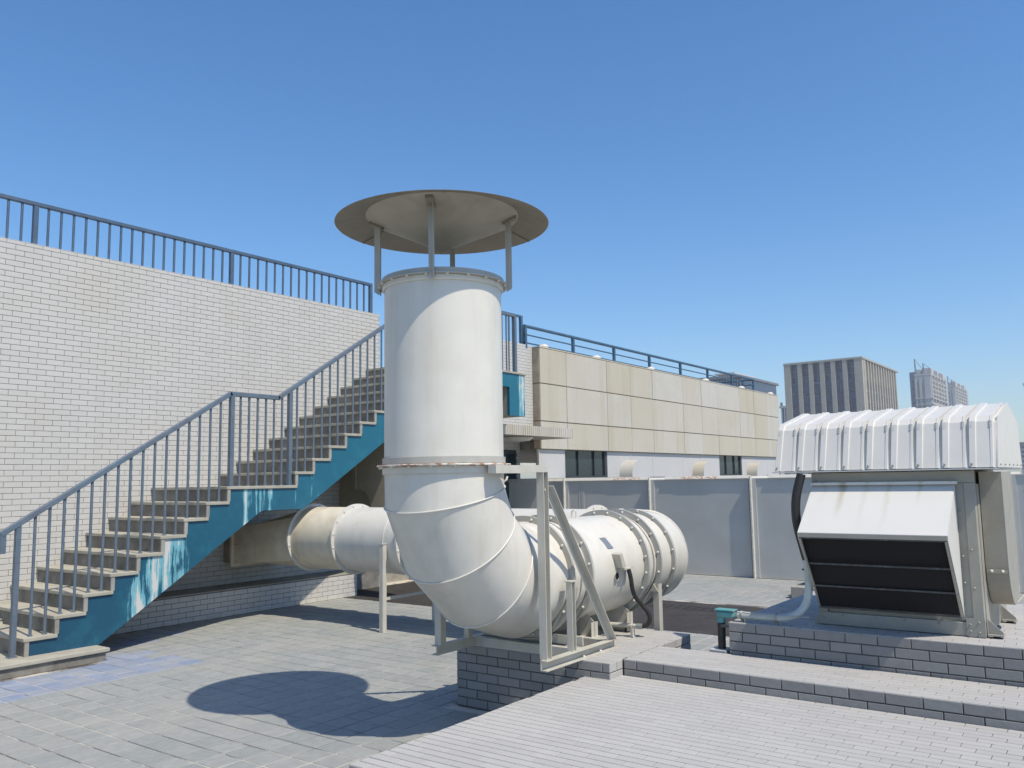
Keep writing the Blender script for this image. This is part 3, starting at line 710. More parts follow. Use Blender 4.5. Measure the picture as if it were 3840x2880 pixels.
ys = [FY+RE2, 4.32, 6.66, 7.72, 8.52]
for a, b in zip(ys[:-1], ys[1:]):
    MB().lathe([(R0, a), (R0, b)], (PX, 0, FZ), 'y', 96).build('pipe_section', 'white_sheet' if b < 8 else 'stained_sheet', dc)
for y in ys[1:]:
    f_ = MB().lathe([(R0+.001, y-.012), (.424, y-.012), (.424, y+.012), (R0+.001, y+.012)], (PX, 0, FZ), 'y', 96, close=True).build('flange', 'white_sheet', dc)
    ring_bolts(f_, bolt_me, 16, lambda t, y=y: ((PX+(R0+.022)*math.cos(t), y-.016, FZ+(R0+.022)*math.sin(t)),))
m = MB(); c = [(PX+(R0+.002)*math.cos(R_(a)), 6.90, FZ+(R0+.002)*math.sin(R_(a))) for a in range(0, 361, 5)]; m.tube(c, .004, 6, cap=False).build('seam_bead', 'white_metal', dc)
# transition piece from circle to the rectangle at the wall
n = 64; A = []; B_ = []
for k in range(n):
    t = 2*math.pi*k/n; A.append((PX+R0*math.cos(t), 8.53, FZ+R0*math.sin(t)))
    cx, cz = math.cos(t), math.sin(t); s_ = 1/max(abs(cx), abs(cz)); B_.append((PX+.02+.42*cx*s_, 9.62, .855+.23*cz*s_))
m = MB(); m.quad_loop(A, B_); m.build('transition', 'stained_sheet', dc)
m = MB(); m.box(PX-.44, PX+.48, 9.622, 9.66, .585, 1.125); m.build('wall_flange', 'stained_sheet', dc)
MB().box(PX-.40, PX+.44, 9.661, 9.846, .63, 1.08).build('wall_sleeve', 'panel_dark', dc)
MB().bar((PX-.33, 8.56, FZ+.0), (PX-.402, 9.61, .87), .006, .01).build('transition_seam', 'rust', dc)
def angle_leg(x, y, z1, parent, q=1):
    m = MB(); m.box(x-.028, x+.028, y-.028, y-.023, .0005, z1); m.box(x-.028*q-.0025, x-.028*q+.0025, y-.0229, y+.028, .0005, z1); o = m.build('leg', 'frame_metal', parent)
    MB().box(x-.034, x+.034, y-.034, y+.034, z1+.0002, z1+.006).build('leg_cap', 'frame_metal', o); return o
angle_leg(6.81, 6.864, .96, dc); angle_leg(7.625, 6.864, .96, dc, -1)
MB().bar((6.81, 6.85, .36), (7.62, 6.85, .36), .006, .03).build('leg_tie', 'frame_metal', dc)
m = MB(); m.box(6.24, 6.30, FY-.40, FY-.395, .0005, .80); m.box(6.24, 6.245, FY-.3949, FY-.35, .0005, .80); o = m.build('leg', 'frame_metal', dc)
MB().prism([(FY-.40, .74), (FY-.36, .80), (FY-.33, .74)], 'x', 6.232, 6.308).build('leg_head', 'frame_metal', o)

# ================================================================== VENTILATION UNIT
bolt_s = MB().sphere((0, 0, 0), .0075, 8, 5).mesh('bolt', 'unit_metal')
vu = thing('ventilation_unit', (6.2, 1.3, ZA), 'boxy ventilation unit with ribbed white roof and black-mouthed intake hood', 'ventilation unit')
bx0, bx1, by0, by1, bz1 = 5.885, 6.92, .815, 1.80, 1.66
MB().box(bx0+.012, bx1-.01, by0+.012, by1-.01, ZA+.01, bz1).build('casing', 'unit_metal', vu)
MB().box(bx0-.012, bx0+.03, by0, by1, ZA+.004, ZA+.085).build('bottom_rail', 'unit_metal', vu, bevel=.003)
MB().box(bx0-.012, bx0+.03, by0, by1, bz1-.07, bz1+.005).build('top_rail', 'unit_metal', vu, bevel=.003)
for y0, y1 in ((by0, by0+.06), (by1-.06, by1)):
    MB().box(bx0-.014, bx0+.05, y0, y1, ZA+.0855, bz1-.0705).build('corner_post', 'unit_metal', vu, bevel=.003)
MB().box(bx0-.006, bx0+.012, by0+.0605, by0+.125, ZA+.10, bz1-.072).build('edge_strip', 'unit_metal', vu)
MB().box(bx0+.0505, bx1-.06, by0-.004, by0+.012, ZA+.005, bz1-.08).build('side_panel', 'unit_metal', vu)
MB().box(6.54, 6.60, by0-.008, by0-.0045, ZA+.004, bz1).build('corner_post', 'unit_metal', vu)
MB().box(bx0-.016, bx0-.0125, by0-.002, by0+.10, ZA+.003, ZA+.115).build('corner_gusset', 'unit_metal', vu)
for y, z in ((by0+.03, ZA+.03), (by0+.03, ZA+.09), (by0+.078, ZA+.035), (by0+.078, ZA+.075), (by0+.09, .98), (by0+.09, 1.14), (by0+.1, 1.3), (by0+.04, .95), (by0+.04, 1.18), (by0+.09, 1.42), (by1-.03, ZA+.05), (by1-.03, ZA+.11), (by1-.03, 1.61), (by0+.25, ZA+.07), (by0+.45, ZA+.07), (by0+.62, ZA+.07), (by0+.83, ZA+.07)):
    inst(bolt_s, 'bolt', vu, (bx0-.014, y, z))
for x in (bx0+.03, 6.56):
    ft = MB().prism([(by0-.01, ZA+.11), (by0-.09, ZA+.035), (by0-.09, ZA+.022), (by0-.01, ZA+.022)], 'x', x-.004, x+.004).build('foot_bracket', 'unit_metal', vu)
    MB().box(x-.035, x+.035, by0-.095, by0-.01, ZA+.014, ZA+.0215).build('foot_plate', 'unit_metal', ft)
    MB().lathe([(.026, ZA+.0135), (.02, ZA+.0068), (.027, ZA+.0005), (0, ZA+.0005)], (x, by0-.055, 0), n=12).build('rubber_mount', 'rubber', ft)
MB().box(bx0-.005, bx0+.03, by1+.001, by1+.03, ZA+.001, ZA+.05).build('foot_bracket', 'unit_metal', vu)
# intake hood
hy0, hy1, hx, hzt, hzf, hzb = .925, 1.79, 5.50, 1.583, 1.287, .775
t = .004
hood = MB()
hood.prism([(bx0-.014, hzt), (hx, hzf), (hx, hzf-t), (bx0-.014, hzt-t*1.6)], 'y', hy0, hy1); hood.build('hood_top', 'hood_sheet', vu, smooth=False)
MB().box(hx-.001, hx+.012, hy0, hy1, hzf-.03, hzf-t-.0005).build('hood_lip', 'unit_metal', vu)
MB().box(bx0-.045, bx0-.0145, hy0-.02, hy1+.01, hzt-.002, hzt+.018).build('hood_flange', 'hood_sheet', vu, bevel=.002)
for y in (.94, 1.1, 1.27, 1.43, 1.585, 1.72, 1.785): inst(bolt_s, 'bolt', vu, (bx0-.04, y, hzt+.017))
for y0, y1 in ((hy0-.0045, hy0-.0005), (hy1+.0005, hy1+.0045)):
    MB().prism([(bx0-.014, hzt-.002), (hx, hzf-.001), (hx+.004, hzf-.03), (bx0-.02, hzb)], 'y', y0, y1).build('hood_side', 'hood_sheet', vu, smooth=False)
MB().prism([(bx0-.03, 1.53), (hx+.06, hzf-.035), (bx0-.045, hzb+.01), (bx0-.03, hzb+.01)], 'y', hy0+.004, hy1-.004).build('filter', 'black_filter', vu, smooth=False)
for f in (.0, .36, .68, 1.0):
    xx = hx+.012+(bx0-.03-hx-.012)*f; zz = hzf-.034+(hzb-hzf+.034)*f
    MB().bar((xx-.002, hy0+.002, zz), (xx-.002, hy1-.002, zz), .012, .010).build('filter_bar', 'bar_metal', vu)
for y in (hy0+.008, hy1-.008):
    MB().bar((hx+.006, y, hzf-.034), (bx0-.03, y, hzb), .014, .012, (0, 1, 0)).build('filter_frame', 'unit_metal', vu)
# round-bottomed fan outlet on the side
pts = [(6.02, 1.655), (6.02, 1.08)]+[(6.27-.25*math.cos(R_(a)), 1.08-.265*math.sin(R_(a))) for a in range(9, 172, 9)]+[(6.52, 1.08), (6.52, 1.655)]
MB().prism(pts, 'y', .688, by0-.0085).build('outlet_casing', 'casing', vu)
m = MB(); m.prism([(x+(6.27-x)*.0, z) for x, z in pts], 'y', .682, .6875); m.build('outlet_end', 'unit_metal', vu)
b_ = MB().box(6.013, 6.0195, .69, .80, 1.03, 1.055).build('outlet_bracket', 'casing', vu)
for y in (.715, .775): inst(bolt_me, 'bolt', b_, (6.012, y, 1.043))
# roof: nine ribbed segments
prof = [(5.825, 1.68), (5.945, 1.96), (5.975, 1.99), (6.505, 2.098), (6.545, 2.098), (6.985, 2.0), (7.005, 1.98), (7.10, 1.68)]
def pnorm(i):
    a = Vector(prof[max(i-1, 0)]); b = Vector(prof[min(i+1, len(prof)-1)]); d = (b-a).normalized(); return Vector((-d.y, d.x))
sec = [(0, -.002), (.0005, .020), (.003, .024), (.036, .024), (.038, .016), (.041, .014), (.114, .014), (.117, .019), (.130, .019), (.133, -.002), (.1506, -.002)]
m = MB(); rows = []
for dy, h in sec:
    i = len(m.v); rows.append(i)
    for k, (x, z) in enumerate(prof):
        nn = pnorm(k); hh = h*(.35 if k in (0, 7) else 1); m.v.append((x+nn.x*hh, -dy, z+nn.y*hh))
for a, b in zip(rows[:-1], rows[1:]):
    for k in range(len(prof)-1): m.f.append((a+k, a+k+1, b+k+1, b+k))
seg = m.mesh('roof_segment', 'grp', smooth=False)
def louvre(q):   # ridged patch pressed into the shoulder of a rib: one corrugated strip
    m = MB(); pr = []
    for j in range(4):
        z = .012*j; pr += [(5.756+z*.42, 1.927+z), (5.750+z*.42, 1.931+z), (5.759+z*.42, 1.934+z)]
    pr += [(5.79, 1.966), (5.775, 1.927)]
    pr = [(x+.172, z-.002) for x, z in pr]
    return m.prism(pr, 'y', -q-.016, -q).mesh('rib_louvre', 'grp', smooth=False)
lvs = [louvre(.006), louvre(.110)]
for k in range(9):
    y = 2.031-.1506*k
    s_ = inst(seg, 'roof_segment', vu, (0, y, 0))
    # louvre steps pressed into the shoulder of each rib
    for lvme, dx in zip(lvs, (-.014, -.010)):
        o = bpy.data.objects.new('rib_louvre', lvme); COL.objects.link(o); o.parent = s_; o.location = (dx, 0, .006)
    o = bpy.data.objects.new('bolt', bolt_s); COL.objects.link(o); o.parent = s_; o.location = (5.818, -.016, 1.705)
gp = [(5.82, 1.68), (5.965, 1.995), (6.525, 2.117), (7.005, 2.01), (7.11, 1.68)]
MB().prism(gp, 'y', .668, .6755).build('gable_end', 'grp', vu, smooth=False)
for k in range(6): inst(bolt_s, 'bolt', vu, (5.90+.22*k, .667, 1.70))
MB().prism([(5.83, 1.682), (5.965, 1.98), (6.525, 2.085), (6.99, 1.985), (7.09, 1.682)], 'y', 2.024, 2.030).build('gable_end', 'grp', vu, smooth=False)
MB().box(5.80, 7.13, .68, 2.045, 1.670, 1.678).build('eaves_sheet', 'grp', vu)
MB().box(5.90, 6.9, .83, 1.80, 1.661, 1.6695).build('roof_bearing', 'unit_metal', vu)

# conduit and hose to the unit
cn = thing('cable_conduit', (5.72, 2.3, 0), 'grey-green conduit bending up beside the ventilation unit from the teal fitting', 'conduit')
MB().tube(spline([(5.70, 2.30, .700), (5.70, 2.10, .702), (5.71, 1.98, .705), (5.74, 1.90, .735), (5.775, 1.85, .80), (5.79, 1.832, .90), (5.80, 1.832, 1.03)], 8), .026, 16).build('pipe', 'conduit', cn)
MB().tube([(5.665, 2.32, .722), (5.665, 2.05, .722), (5.668, 1.80, .728)], .004, 6).build('steel_wire', 'plate', cn)
for y in (2.27, 2.03):
    m = MB(); m.tube([(5.70+.03*math.cos(R_(a)), y, .70+.03*math.sin(R_(a))) for a in range(0, 361, 20)], .004, 6, cap=False); m.build('pipe_clamp', 'plate', cn)
    MB().box(5.69, 5.715, y-.008, y+.008, ZA+.0005, .675).build('clamp_stand', 'casing', cn)
MB().tube([(5.80, 1.832, 1.03), (5.80, 1.836, 1.085)], .034, 16).build('coupling', 'conduit', cn)
hz = thing('black_hose', (5.82, 1.87, 1.08), 'thick black flexible hose rising under the eaves of the ventilation unit', 'hose')
MB().tube(spline([(5.80, 1.836, 1.08), (5.80, 1.855, 1.16), (5.80, 1.885, 1.29), (5.80, 1.895, 1.40), (5.805, 1.885, 1.52), (5.82, 1.85, 1.66)], 8), .030, 16).build('hose', 'rubber', hz)
tb = thing('teal_fitting', (5.72, 2.42, .65), 'weathered teal conduit elbow box at the corner of the tiled plinth', 'junction box')
MB().box(5.675, 5.745, 2.325, 2.455, .672, .722).build('box', 'teal', tb, bevel=.016)
MB().box(5.668, 5.752, 2.318, 2.462, .7225, .732).build('lid', 'teal', tb, bevel=.004)
MB().tube([(5.71, 2.428, .675), (5.71, 2.428, .64)], .031, 14).build('neck', 'teal', tb)
dp = thing('black_drop_pipe', (5.72, 2.43, 0), 'dark vertical pipe dropping from the teal fitting to a white block', 'pipe')
MB().tube([(5.71, 2.428, .639), (5.71, 2.43, .462)], .027, 16).build('pipe', 'rubber', dp)
MB().box(5.645, 5.78, 2.375, 2.50, -.004, .46).build('block', 'grey_wall', dp, bevel=.004)
MB().bar((5.69, 2.42, .62), (5.69, 2.30, .625), .02, .02).build('pipe_bracket', 'bar_metal', dp)

# ================================================================== BACK DUCT
XD = 13.6
bd = thing('rectangular_duct', (XD+.6, 5, 0), 'long grey sheet metal duct with white flanges crossing the background', 'duct')
fy = [10.19, 8.813, 7.005, 5.150, 3.32, 1.44, -.42, -2.3]
for a, b in zip(fy[:-1], fy[1:]):
    MB().box(XD, XD+1.25, b+.012, a-.012, .004, 1.607).build('duct_section', 'galv', bd)
for y in fy[1:]:
    f_ = MB().box(XD-.075, XD+1.29, y-.012, y+.012, -.004, 1.655).build('flange', 'white_sheet', bd)
    MB().box(XD-.02, XD-.0005, y-.075, y-.0125, .006, 1.606).build('edge_angle', 'galv', f_)
    MB().box(XD-.018, XD-.0005, y+.0125, y+.05, .006, 1.606).build('edge_angle', 'panel_dark', f_)
    for z in [.12+.19*k for k in range(8)]: inst(bolt_me, 'bolt', f_, (XD-.076, y, z))
for a, b in zip(fy[:-1], fy[1:]):
    MB().box(XD-.016, XD+.03, b+.011, a-.011, 1.6075, 1.622).build('top_trim', 'white_sheet', bd)
    MB().prism([(XD-.030, 1.6225), (XD-.024, 1.6225), (XD+.010, 1.672), (XD+.004, 1.672)], 'y', b+.011, a-.011-(.28 if a < 8 else 0)).build('top_upstand', 'white_sheet', bd)
for y, x1 in ((8.05, 1.6), (6.2, 1.4)): pass
for a, b in ((7.75, 7.2), (6.4, 5.75)): MB().prism([(XD-.0335, 1.623), (XD-.0315, 1.623), (XD+.001, 1.668), (XD-.001, 1.668)], 'y', b, a).build('rust_patch', 'rusty_seam', bd)
MB().box(XD-.006, XD-.0005, 8.40, 8.46, .006, 1.606).build('stiffener', 'galv', bd)
MB().box(XD-.006, XD-.0005, 8.50, 8.505, .006, 1.606).build('stiffener', 'galv', bd)

# ================================================================== ANNEX BUILDING
an = thing('annex_building', (20, 12, 0), 'low annex clad in stained beige stone panels above pale granite and windows', 'building')
YA, XA, XAE = 9.666, 14.055, 28.40
ZT, ZJ1, ZJ2, ZBT = 4.362, 3.62, 2.845, 2.27
MB().box(XA+.03, XAE-.03, YA+.03, 18, 2.275, 4.33).build('core', 'panel_dark', an)
kx = 9.666/9.5
jx = [XA]+[x*kx for x in (14.79, 16.48, 17.59, 18.72, 20.46, 21.63, 22.75, 24.4, 25.61, 26.76)]+[XAE]
tb_ = Tiles(an, 'stone_panel', 80)
for (za, zb) in ((ZJ1, ZT), (ZJ2, ZJ1), (ZBT, ZJ2)):
    for a, b in zip(jx[:-1], jx[1:]):
        tb_.t.append((Vector(((a+b)/2, YA+.028, (za+zb)/2)), Vector((1, 0, 0)), Vector((0, 0, 1)), Vector((0, -1, 0)), b-a-.014, zb-za-.02, .03+random.uniform(-.003, .003), 'beige', True, .004))
    for y in (9.768,):
        tb_.t.append((Vector((XA+.028, y, (za+zb)/2)), Vector((0, -1, 0)), Vector((0, 0, 1)), Vector((-1, 0, 0)), .165, zb-za-.02, .028, 'panel_dark', True, .004))
MB().box(XA+.002, XAE, YA-.004, YA+.4, 4.3625, 4.385).build('coping', 'beige', an)
YG = 9.73
segs = [(14.05, 15.03), (16.80, 23.25), (24.98, 28.3)]
MB().box(14.06, 28.3, YG+.02, 10.3, 0, 1.68).build('granite_base', 'grey_wall', an)
for a, b in segs:
    x = a
    cuts_ = [a]+[q for q in (17.9, 19.05, 20.8, 21.95, 26.05, 27.2) if a < q < b]+[b]
    for p, q in zip(cuts_[:-1], cuts_[1:]): MB().box(p+.004, q-.004, YG, YG+.06, 1.681, 2.268).build('granite_panel', 'grey_wall', an, bevel=.003)
MB().box(14.06, 28.3, YG+.061, YG+.08, 1.681, 2.268).build('granite_backing', 'panel_dark', an)
for a, b in ((15.03, 16.80), (23.25, 24.98)):
    wf = MB().box(a+.005, b-.005, YG+.055, YG+.0595, 1.69, 2.262).build('window', 'glass', an)
    m = MB()
    for (x0, x1, zz0, zz1) in ((a+.004, b-.004, 1.682, 1.725), (a+.004, a+.03, 1.7255, 2.264), (b-.09, b-.004, 1.7255, 2.264), (a+.55, a+.575, 1.7255, 2.264), (b-.55, b-.52, 1.7255, 2.264)):
        m.box(x0, x1, YG+.02, YG+.0545, zz0, zz1)
    m.build('window_frame', 'frame_dark', wf)
vent_me = []
for x in (17.72, 21.73, 25.70):
    v = MB(); n = 24
    pr = [(x-.37, 1.2)]+[(x-.37*math.cos(math.pi*k/n), 1.72+.36*math.sin(math.pi*k/n)) for k in range(n+1)]+[(x+.37, 1.2)]
    v.prism(pr, 'y', 9.40, YG-.001); o = v.build('vent_hood', 'beige', an)
    v = MB(); v.prism([(q[0]*1, q[1]) for q in pr], 'y', 9.393, 9.3995); v.build('vent_face', 'grey_wall', o)
# roof railing of the annex
ar = thing('annex_railing', (20, 9.9, 4.3), 'dark blue two-rail railing along the roof of the beige annex', 'railing')
YP = 9.88; z_t, z_m = 4.80, 4.625
for k in range(8):
    x = 13.86+1.832*k; MB().box(x-.03, x+.03, YP-.03, YP+.03, 4.33, z_t-.03).build('post', 'rail_dark', ar)
MB().tube([(13.83, YP, z_t), (26.70, YP, z_t)], .034, 10).build('top_rail', 'rail_dark', ar)
MB().tube([(13.83, YP, z_m), (26.70, YP, z_m)], .016, 8).build('mid_rail', 'rail_dark', ar)
MB().tube([(13.83, YP, 4.455), (26.70, YP, 4.455)], .016, 8).build('low_rail', 'rail_dark', ar)
MB().tube([(26.70, YP, z_t), (26.70, 13.6, z_t)], .034, 10).build('top_rail', 'rail_dark', ar)
MB().tube([(26.70, YP, z_m), (26.70, 13.6, z_m)], .016, 8).build('mid_rail', 'rail_dark', ar)
for y in (10.25, 11.9, 13.5): MB().box(26.67, 26.73, y-.03, y+.03, 4.33, z_t-.03).build('post', 'rail_dark', ar)
for k, x in enumerate((14.40, 16.55, 19.25, 22.65, 25.4, 28.0)):
    rl = MB().lathe([(.0, 4.48), (.05, 4.475), (.09, 4.45), (.11, 4.42), (.10, 4.386), (0, 4.386)], (x, 9.80, 0), n=16).build('roof_lamp', 'white_sheet')
    tag(rl, ['round white lamp on the annex roof edge beside the tiled wall', 'round white lamp on the annex roof edge between first and second rail posts', 'round white lamp on the annex roof edge at the third rail post',
             'round white lamp on the annex roof edge before the far rail posts', 'round white lamp on the annex roof edge by the railing corner', 'round lamp at the far end of the annex roof edge'][k], 'lamp', 'lamps along the annex roof edge')
# short tiled wall beside the annex, recess, door, canopy
tw = thing('short_tiled_wall', (12.8, 10.0, 0), 'short off-white tiled wall between the stair landing and the beige annex', 'wall')
MB().box(11.4, 14.054, YW+.006, 10.12, 2.47, ZW-.02).build('core', 'mortar', tw, smooth=False)
MB().box(9.7, 14.054, 10.206, 10.6, -.01, 2.47).build('recess_core', 'mortar', tw, smooth=False)
MB().box(9.70, 11.39, 9.92, 10.13, 2.47, 3.44).build('landing_edge', 'concrete', tw)
t2 = Tiles(tw, 'brick', 200)
t2.face((11.4, YW+.006, 2.475), (1, 0, 0), (0, 0, 1), 14.054-11.4, ZW-2.475, MU, MV, .0045, .006, 'wall_tile', .5)
t2.face((9.7, 10.206, 0), (1, 0, 0), (0, 0, 1), 14.054-9.7, 2.47, MU, MV, .0045, .006, 'wall_tile', .5, lambda P: not (12.9 < P.x < 13.9 and P.z < 2.27))
dr = thing('dark_door', (13.4, 10.2, 0), 'dark glazed door in the shaded recess under the canopy', 'door')
MB().box(12.93, 13.88, 10.17, 10.199, 0, 2.26).build('leaf', 'frame_dark', dr)
MB().box(13.02, 13.42, 10.16, 10.1695, .15, 2.18).build('pane', 'glass', dr); MB().box(13.46, 13.82, 10.16, 10.1695, .15, 2.18).build('pane', 'glass', dr)
cnp = thing('door_canopy', (12.5, 9.3, 2.45), 'concrete door canopy with a fluted edge jutting out beside the stack', 'canopy')
MB().box(10.9, 13.93, 8.835, YW-.002, 2.458, 2.63).build('slab', 'concrete', cnp)
fm = MB().box(-.028, .028, 8.805, 8.8345, 2.452, 2.632).mesh('flute', 'beige', (0, 0, 0))
n = 46
for k in range(n): inst(fm, 'flute', cnp, (10.95+(13.92-10.95)*k/(n-1)+OFF[cnp.name][0]*0, 0, 0))
MB().box(13.931, 13.95, 8.835, 9.665, 2.452, 2.632).build('end_trim', 'concrete', cnp)
cl = MB().lathe([(.30, 2.457), (.31, 2.44), (.24, 2.385), (.0, 2.36)], (12.72, 9.3, 0), n=28).build('ceiling_lamp', 'white_sheet'); tag(cl, 'shallow round ceiling lamp under the fluted canopy', 'lamp')

# ---------------------------------------------------------------- drain cover, blocks behind the unit
dg_ = thing('drain_cover', (10.1, 4.9, 0), 'perforated dark drain cover in the dark strip behind the fan', 'drain cover')
MB().box(9.95, 10.25, 4.3, 5.3, -.002, .0065).build('plate', 'dark_matte', dg_)
hm = MB().box(-.02, .02, -.03, .03, .0067, .0075).mesh('hole', 'black_filter')
for i in range(3):
    for j in range(8): inst(hm, 'hole', dg_, (10.02+.08*i, 4.38+.12*j, 0))
blk = thing('support_block', (12, 3.95, 0), 'grey concrete pad with a steel bracket on the paving behind the unit', 'block')
MB().box(11.55, 12.3, 3.45, 3.9, -.004, .16).build('pad', 'concrete', blk, bevel=.01)
MB().box(11.8, 12.3, 3.4, 3.75, .1605, .36).build('bracket', 'bar_metal', blk)
MB().box(11.75, 12.35, 3.35, 3.80, .3605, .385).build('bracket_top', 'bar_metal', blk)

# ================================================================== CITY BEYOND
def far(k): return lambda x, y, z: (x*k, y*k, CAM_H+(z-CAM_H)*k)
def fbox(m, k, x0, x1, y0, y1, z0, z1):
    a = far(k)(x0, y0, z0); b = far(k)(x1, y1, z1); return m.box(a[0], b[0], a[1], b[1], a[2], b[2])
K = 3.0; GZ = (-40-CAM_H)/K+CAM_H
of = thing('office_building', far(K)(140, 37, GZ), 'square stone office block with tall dark blue window bays', 'building')
fbox(MB(), K, 130.9, 153.4, 32.1, 42.9, GZ, 18.5).build('core', 'office_stone', of, smooth=False)
fbox(MB(), K, 129.95, 153.5, 31.4, 43.2, 18.78, 19.05).build('cornice', 'office_stone', of, smooth=False)
edges = [43.14, 42.16, 41.06, 40.44, 39.37, 38.75, 37.69, 37.04, 36.05, 35.41, 34.33, 33.70, 32.64, 31.5]
for a, b in zip(edges[0::2], edges[1::2]): fbox(MB(), K, 130.0, 130.95, b, a, GZ, 18.779).build('pilaster', 'office_stone', of, smooth=False)
def pane(y0, y1, z0, z1, x): fbox(MB(), K, x, x+.06, y0, y1, z0, z1).build('window_pane', 'office_glass', of, smooth=False)
rows_top = [15.85, 16.85, 17.8, 18.77]
for a, b in zip(edges[1::2], edges[2::2]):
    mid = (a+b)/2
    for z0, z1_ in zip(rows_top[:-1], rows_top[1:]):
        for y0, y1 in ((b+.02, mid-.04), (mid+.04, a-.02)): pane(y0, y1, z0+.03, z1_-.03, 130.82)
    z = 15.55
    fbox(MB(), K, 130.30, 130.88, b+.001, a-.001, 15.5, 15.84).build('spandrel', 'office_glass', of, smooth=False)
    while z > 7.5:
        for y0, y1 in ((b+.02, mid-.03), (mid+.03, a-.02)):
            pane(y0, y1, z-1.12, z-.04, 130.40); pane(y0, y1, z-1.5, z-1.16, 130.38)
        z -= 1.6
fx = [131.6+1.66*k for k in range(13)]
fbox(MB(), K, 130.96, 131.5, 31.45, 32.11, GZ, 18.779).build('corner_pier', 'office_stone', of, smooth=False)
for x in fx: fbox(MB(), K, x, x+.55, 31.5, 32.12, GZ, 18.779).build('fin', 'office_stone', of, smooth=False)
for x in fx[:-1]:
    z = 15.9
    while z > 7:
        fbox(MB(), K, x+.56, x+1.65, 31.72, 31.78, z-1.5, z-.25).build('window_pane', 'office_glass', of, smooth=False); z -= 1.6
    fbox(MB(), K, x+.555, x+1.655, 31.75, 32.115, GZ, 15.95).build('bay_wall', 'office_stone', of, smooth=False)
for k in range(46):
    y = 31.6+11.4*k/45; p = far(K)(130.1, y, 19.05); MB().tube([p, (p[0], p[1], p[2]+.45)], .05, 5).build('parapet_spike', 'dark_tower', of)
def apartment(name, K, x0, x1, y0, y1, zt, zc, label, leftwing=None, bandz=None):
    gz = (-40-CAM_H)/K+CAM_H
    t = thing(name, far(K)((x0+x1)/2, (y0+y1)/2, gz), label, 'apartment tower', 'apartment towers far behind')
    w = y1-y0; L = x1-x0
    fbox(MB(), K, x0+.4, x1, y0+.3, y1, gz, zt).build('body', 'apt_wall', t, smooth=False)
    fbox(MB(), K, x0, x1+.2, y0-.1, y1+.1, zt-.001+.002, zt+.5).build('cornice', 'apt_wall', t, smooth=False)
    for a, b in ((0, .13), (.28, .42), (.62, 1.0)): fbox(MB(), K, x0-.4, x0+.41, y1-w*b, y1-w*a, gz, zt-.9).build('front_pier', 'apt_wall', t, smooth=False)
    if bandz:
        for z in (bandz, bandz-2.2): fbox(MB(), K, x0-.6, x1, y0-.45, y1+.1, z-.25, z+.1).build('band', 'apt_wall', t, smooth=False)
    n = 6; cw = L/n
    for c in range(n):
        xa = x0+.6+cw*c
        fbox(MB(), K, xa, xa+cw*.16, y0-.35, y0+.31, gz, zt+(.9 if c % 2 else 2.2)).build('pier', 'apt_wall', t, smooth=False)
        z = zt-.6
        for r in range(9):
            fbox(MB(), K, xa+cw*.22, xa+cw*.92, y0+.26, y0+.299, z-1.05, z).build('window', 'apt_window', t, smooth=False)
            fbox(MB(), K, xa+cw*.18, xa+cw*.96, y0-.25, y0+.30, z-1.5, z-1.12).build('balcony', 'apt_wall', t, smooth=False)
            z -= 1.62
    for a, b in ((.04, .22), (.36, .5), (.68, .9)):
        fbox(MB(), K, x0+L*a, x0+L*b, y0+.1, y0+w*.55, zt+.501, zt+2.6).build('crown', 'apt_wall', t, smooth=False)
    fbox(MB(), K, x0+1.5, x0+L*.3, y0+w*.62, y1-.1, zt+.501, zt+2.3).build('crown', 'apt_wall', t, smooth=False)
    for yy, hh in ((y1-.15, zc), (y0+w*.45, zc-1.9)):
        p = far(K)(x0+1, yy, zt+.5); q = far(K)(x0+1, yy, hh); r = far(K)(x0+1, yy-w*.5, zt+2.0)
        m = MB(); m.bar(p, q, .45*K*.6, .45*K*.6); m.build('roof_frame', 'dark_tower', t)
        MB().bar(q, r, .16*K, .16*K).build('roof_frame', 'dark_tower', t)
        p2 = far(K)(x0+1.6, yy-.45, zt+.5); MB().bar(p2, q, .14*K, .14*K).build('roof_frame', 'dark_tower', t)
    if leftwing:
        fbox(MB(), K, x0+1.2, x0+14, y1+.001, leftwing, gz, zt+1.5).build('stair_wing', 'apt_blue', t, smooth=False)
        for r in range(5): fbox(MB(), K, x0+1.1, x0+1.199, y1+.75, y1+1.15, zt-2.4-2.6*r, zt-1.6-2.6*r).build('window', 'frame_dark', t, smooth=False)
    return t
apartment('apartment_tower', 2.0, 330, 363, 57.0, 62.2, 36.9, 43.2, 'pale apartment tower with a dark blue stair wing and roof frames', 64.1, 28.6)
apartment('apartment_tower', 1.8, 480, 520, 71.8, 75.3, 46.0, 51.6, 'smaller pale apartment tower just right of the one with blue wing')
def block(name, K, parts, label, cat='building'):
    gz = (-40-CAM_H)/K+CAM_H; p = parts[0][2]
    t = thing(name, far(K)((p[0]+p[1])/2, (p[2]+p[3])/2, gz), label, cat)
    for nm, mt, b in parts: fbox(MB(), K, *b[:4], gz if b[4] is None else b[4], b[5]).build(nm, mt, t, smooth=False)
    return t
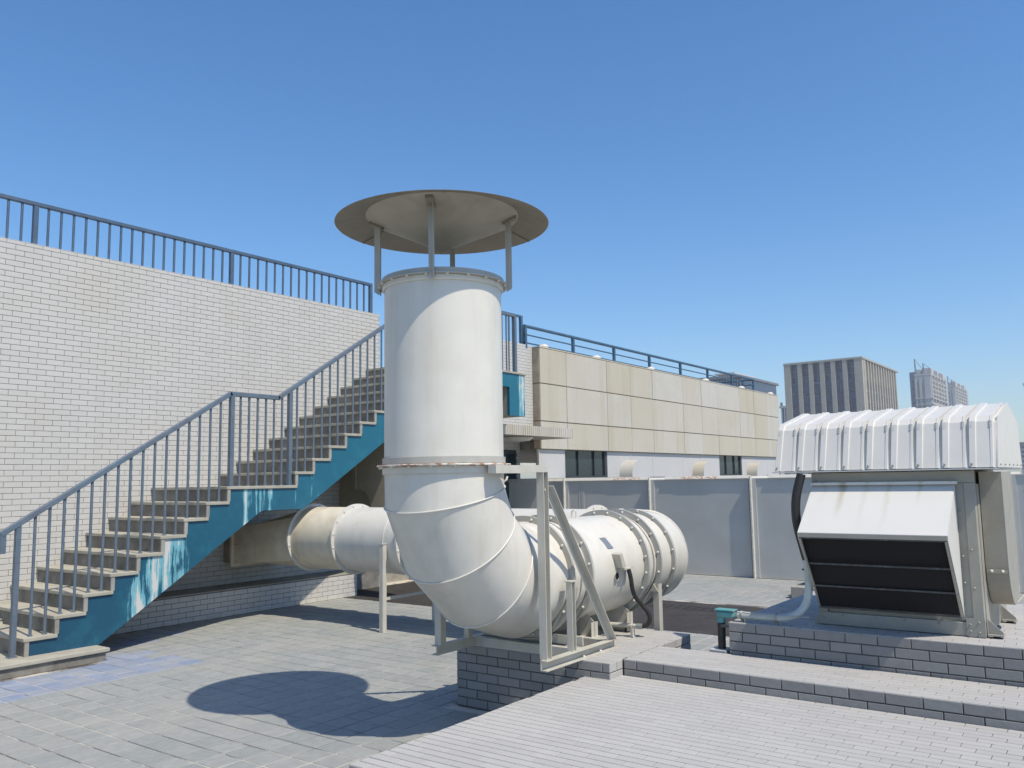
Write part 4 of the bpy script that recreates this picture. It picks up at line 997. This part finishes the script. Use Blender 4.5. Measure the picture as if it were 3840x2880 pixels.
block('glass_building', 2.0, [('body', 'office_glass', (200, 225, 77.0, 86.5, None, 26.0)), ('roof_slab', 'dark_tower', (198, 226, 76.6, 89.8, 26.001, 26.6)), ('wing', 'dark_tower', (200.5, 224, 86.51, 89.4, None, 26.0)),
      ('penthouse', 'apt_wall', (204, 216, 80.6, 84.6, 26.601, 27.6)), ('penthouse_roof', 'white_sheet', (203, 217, 79.9, 85.3, 27.601, 27.95))]
      + [('mullion', 'apt_wall', (199.9, 199.99, 77.2+.72*k, 77.3+.72*k, None, 25.9)) for k in range(13)], 'distant glass building seen through the annex roof railing')
block('dark_building', 3.3, [('body', 'dark_tower', (161, 175, 46, 54.3, None, 14.6)), ('parapet', 'apt_wall', (160.4, 175.5, 45.5, 54.5, 14.601, 15.0))]
      + [('fin', 'apt_wall', (160.4, 160.99, 54.0-.55*k, 54.18-.55*k, None, 14.599)) for k in range(12)] + [('antenna', 'dark_tower', (160.5, 160.8, 53.9, 54.3, 15.001, 15.7))], 'dark striped building squeezed between the annex and the office block')
block('low_building', 2.0, [('body', 'apt_wall', (300, 320, 18, 28.4, None, 9.8)), ('roof', 'dark_tower', (299.5, 320.5, 17.6, 28.7, 9.801, 10.7))]
      + [('window', 'apt_window', (299.9, 299.99, 27.2, 28.0, 8.8-1.4*k, 9.5-1.4*k)) for k in range(5)], 'low building peeping past the right end of the ribbed roof')
block('edge_tower', 2.0, [('body', 'dark_tower', (300, 318, 16, 25.9, None, 28.2)), ('parapet', 'apt_wall', (299.6, 318.4, 15.6, 26.2, 28.201, 28.7))], 'grey tower cut off by the right edge of the view')

# ================================================================== lay the tiles
bpy.context.view_layer.update()
DG = bpy.context.evaluated_depsgraph_get()
for ts in TILESETS: ts.finish(DG)

# ================================================================== hazy air
hm_ = bpy.data.materials.new('haze'); hm_.use_nodes = True; ht = hm_.node_tree
for n_ in list(ht.nodes):
    if n_.type != 'OUTPUT_MATERIAL': ht.nodes.remove(n_)
pv = ht.nodes.new('ShaderNodeVolumePrincipled'); pv.inputs['Color'].default_value = (.86, .90, .97, 1); pv.inputs['Density'].default_value = HAZE
ht.links.new(pv.outputs[0], [n_ for n_ in ht.nodes if n_.type == 'OUTPUT_MATERIAL'][0].inputs['Volume'])
MAT['haze'] = hm_
if HAZE > 0:
    hz_ = MB().box(-150, 1100, -250, 450, -41.5, 96).build('haze', 'haze', smooth=False); tag(hz_, kind='stuff')
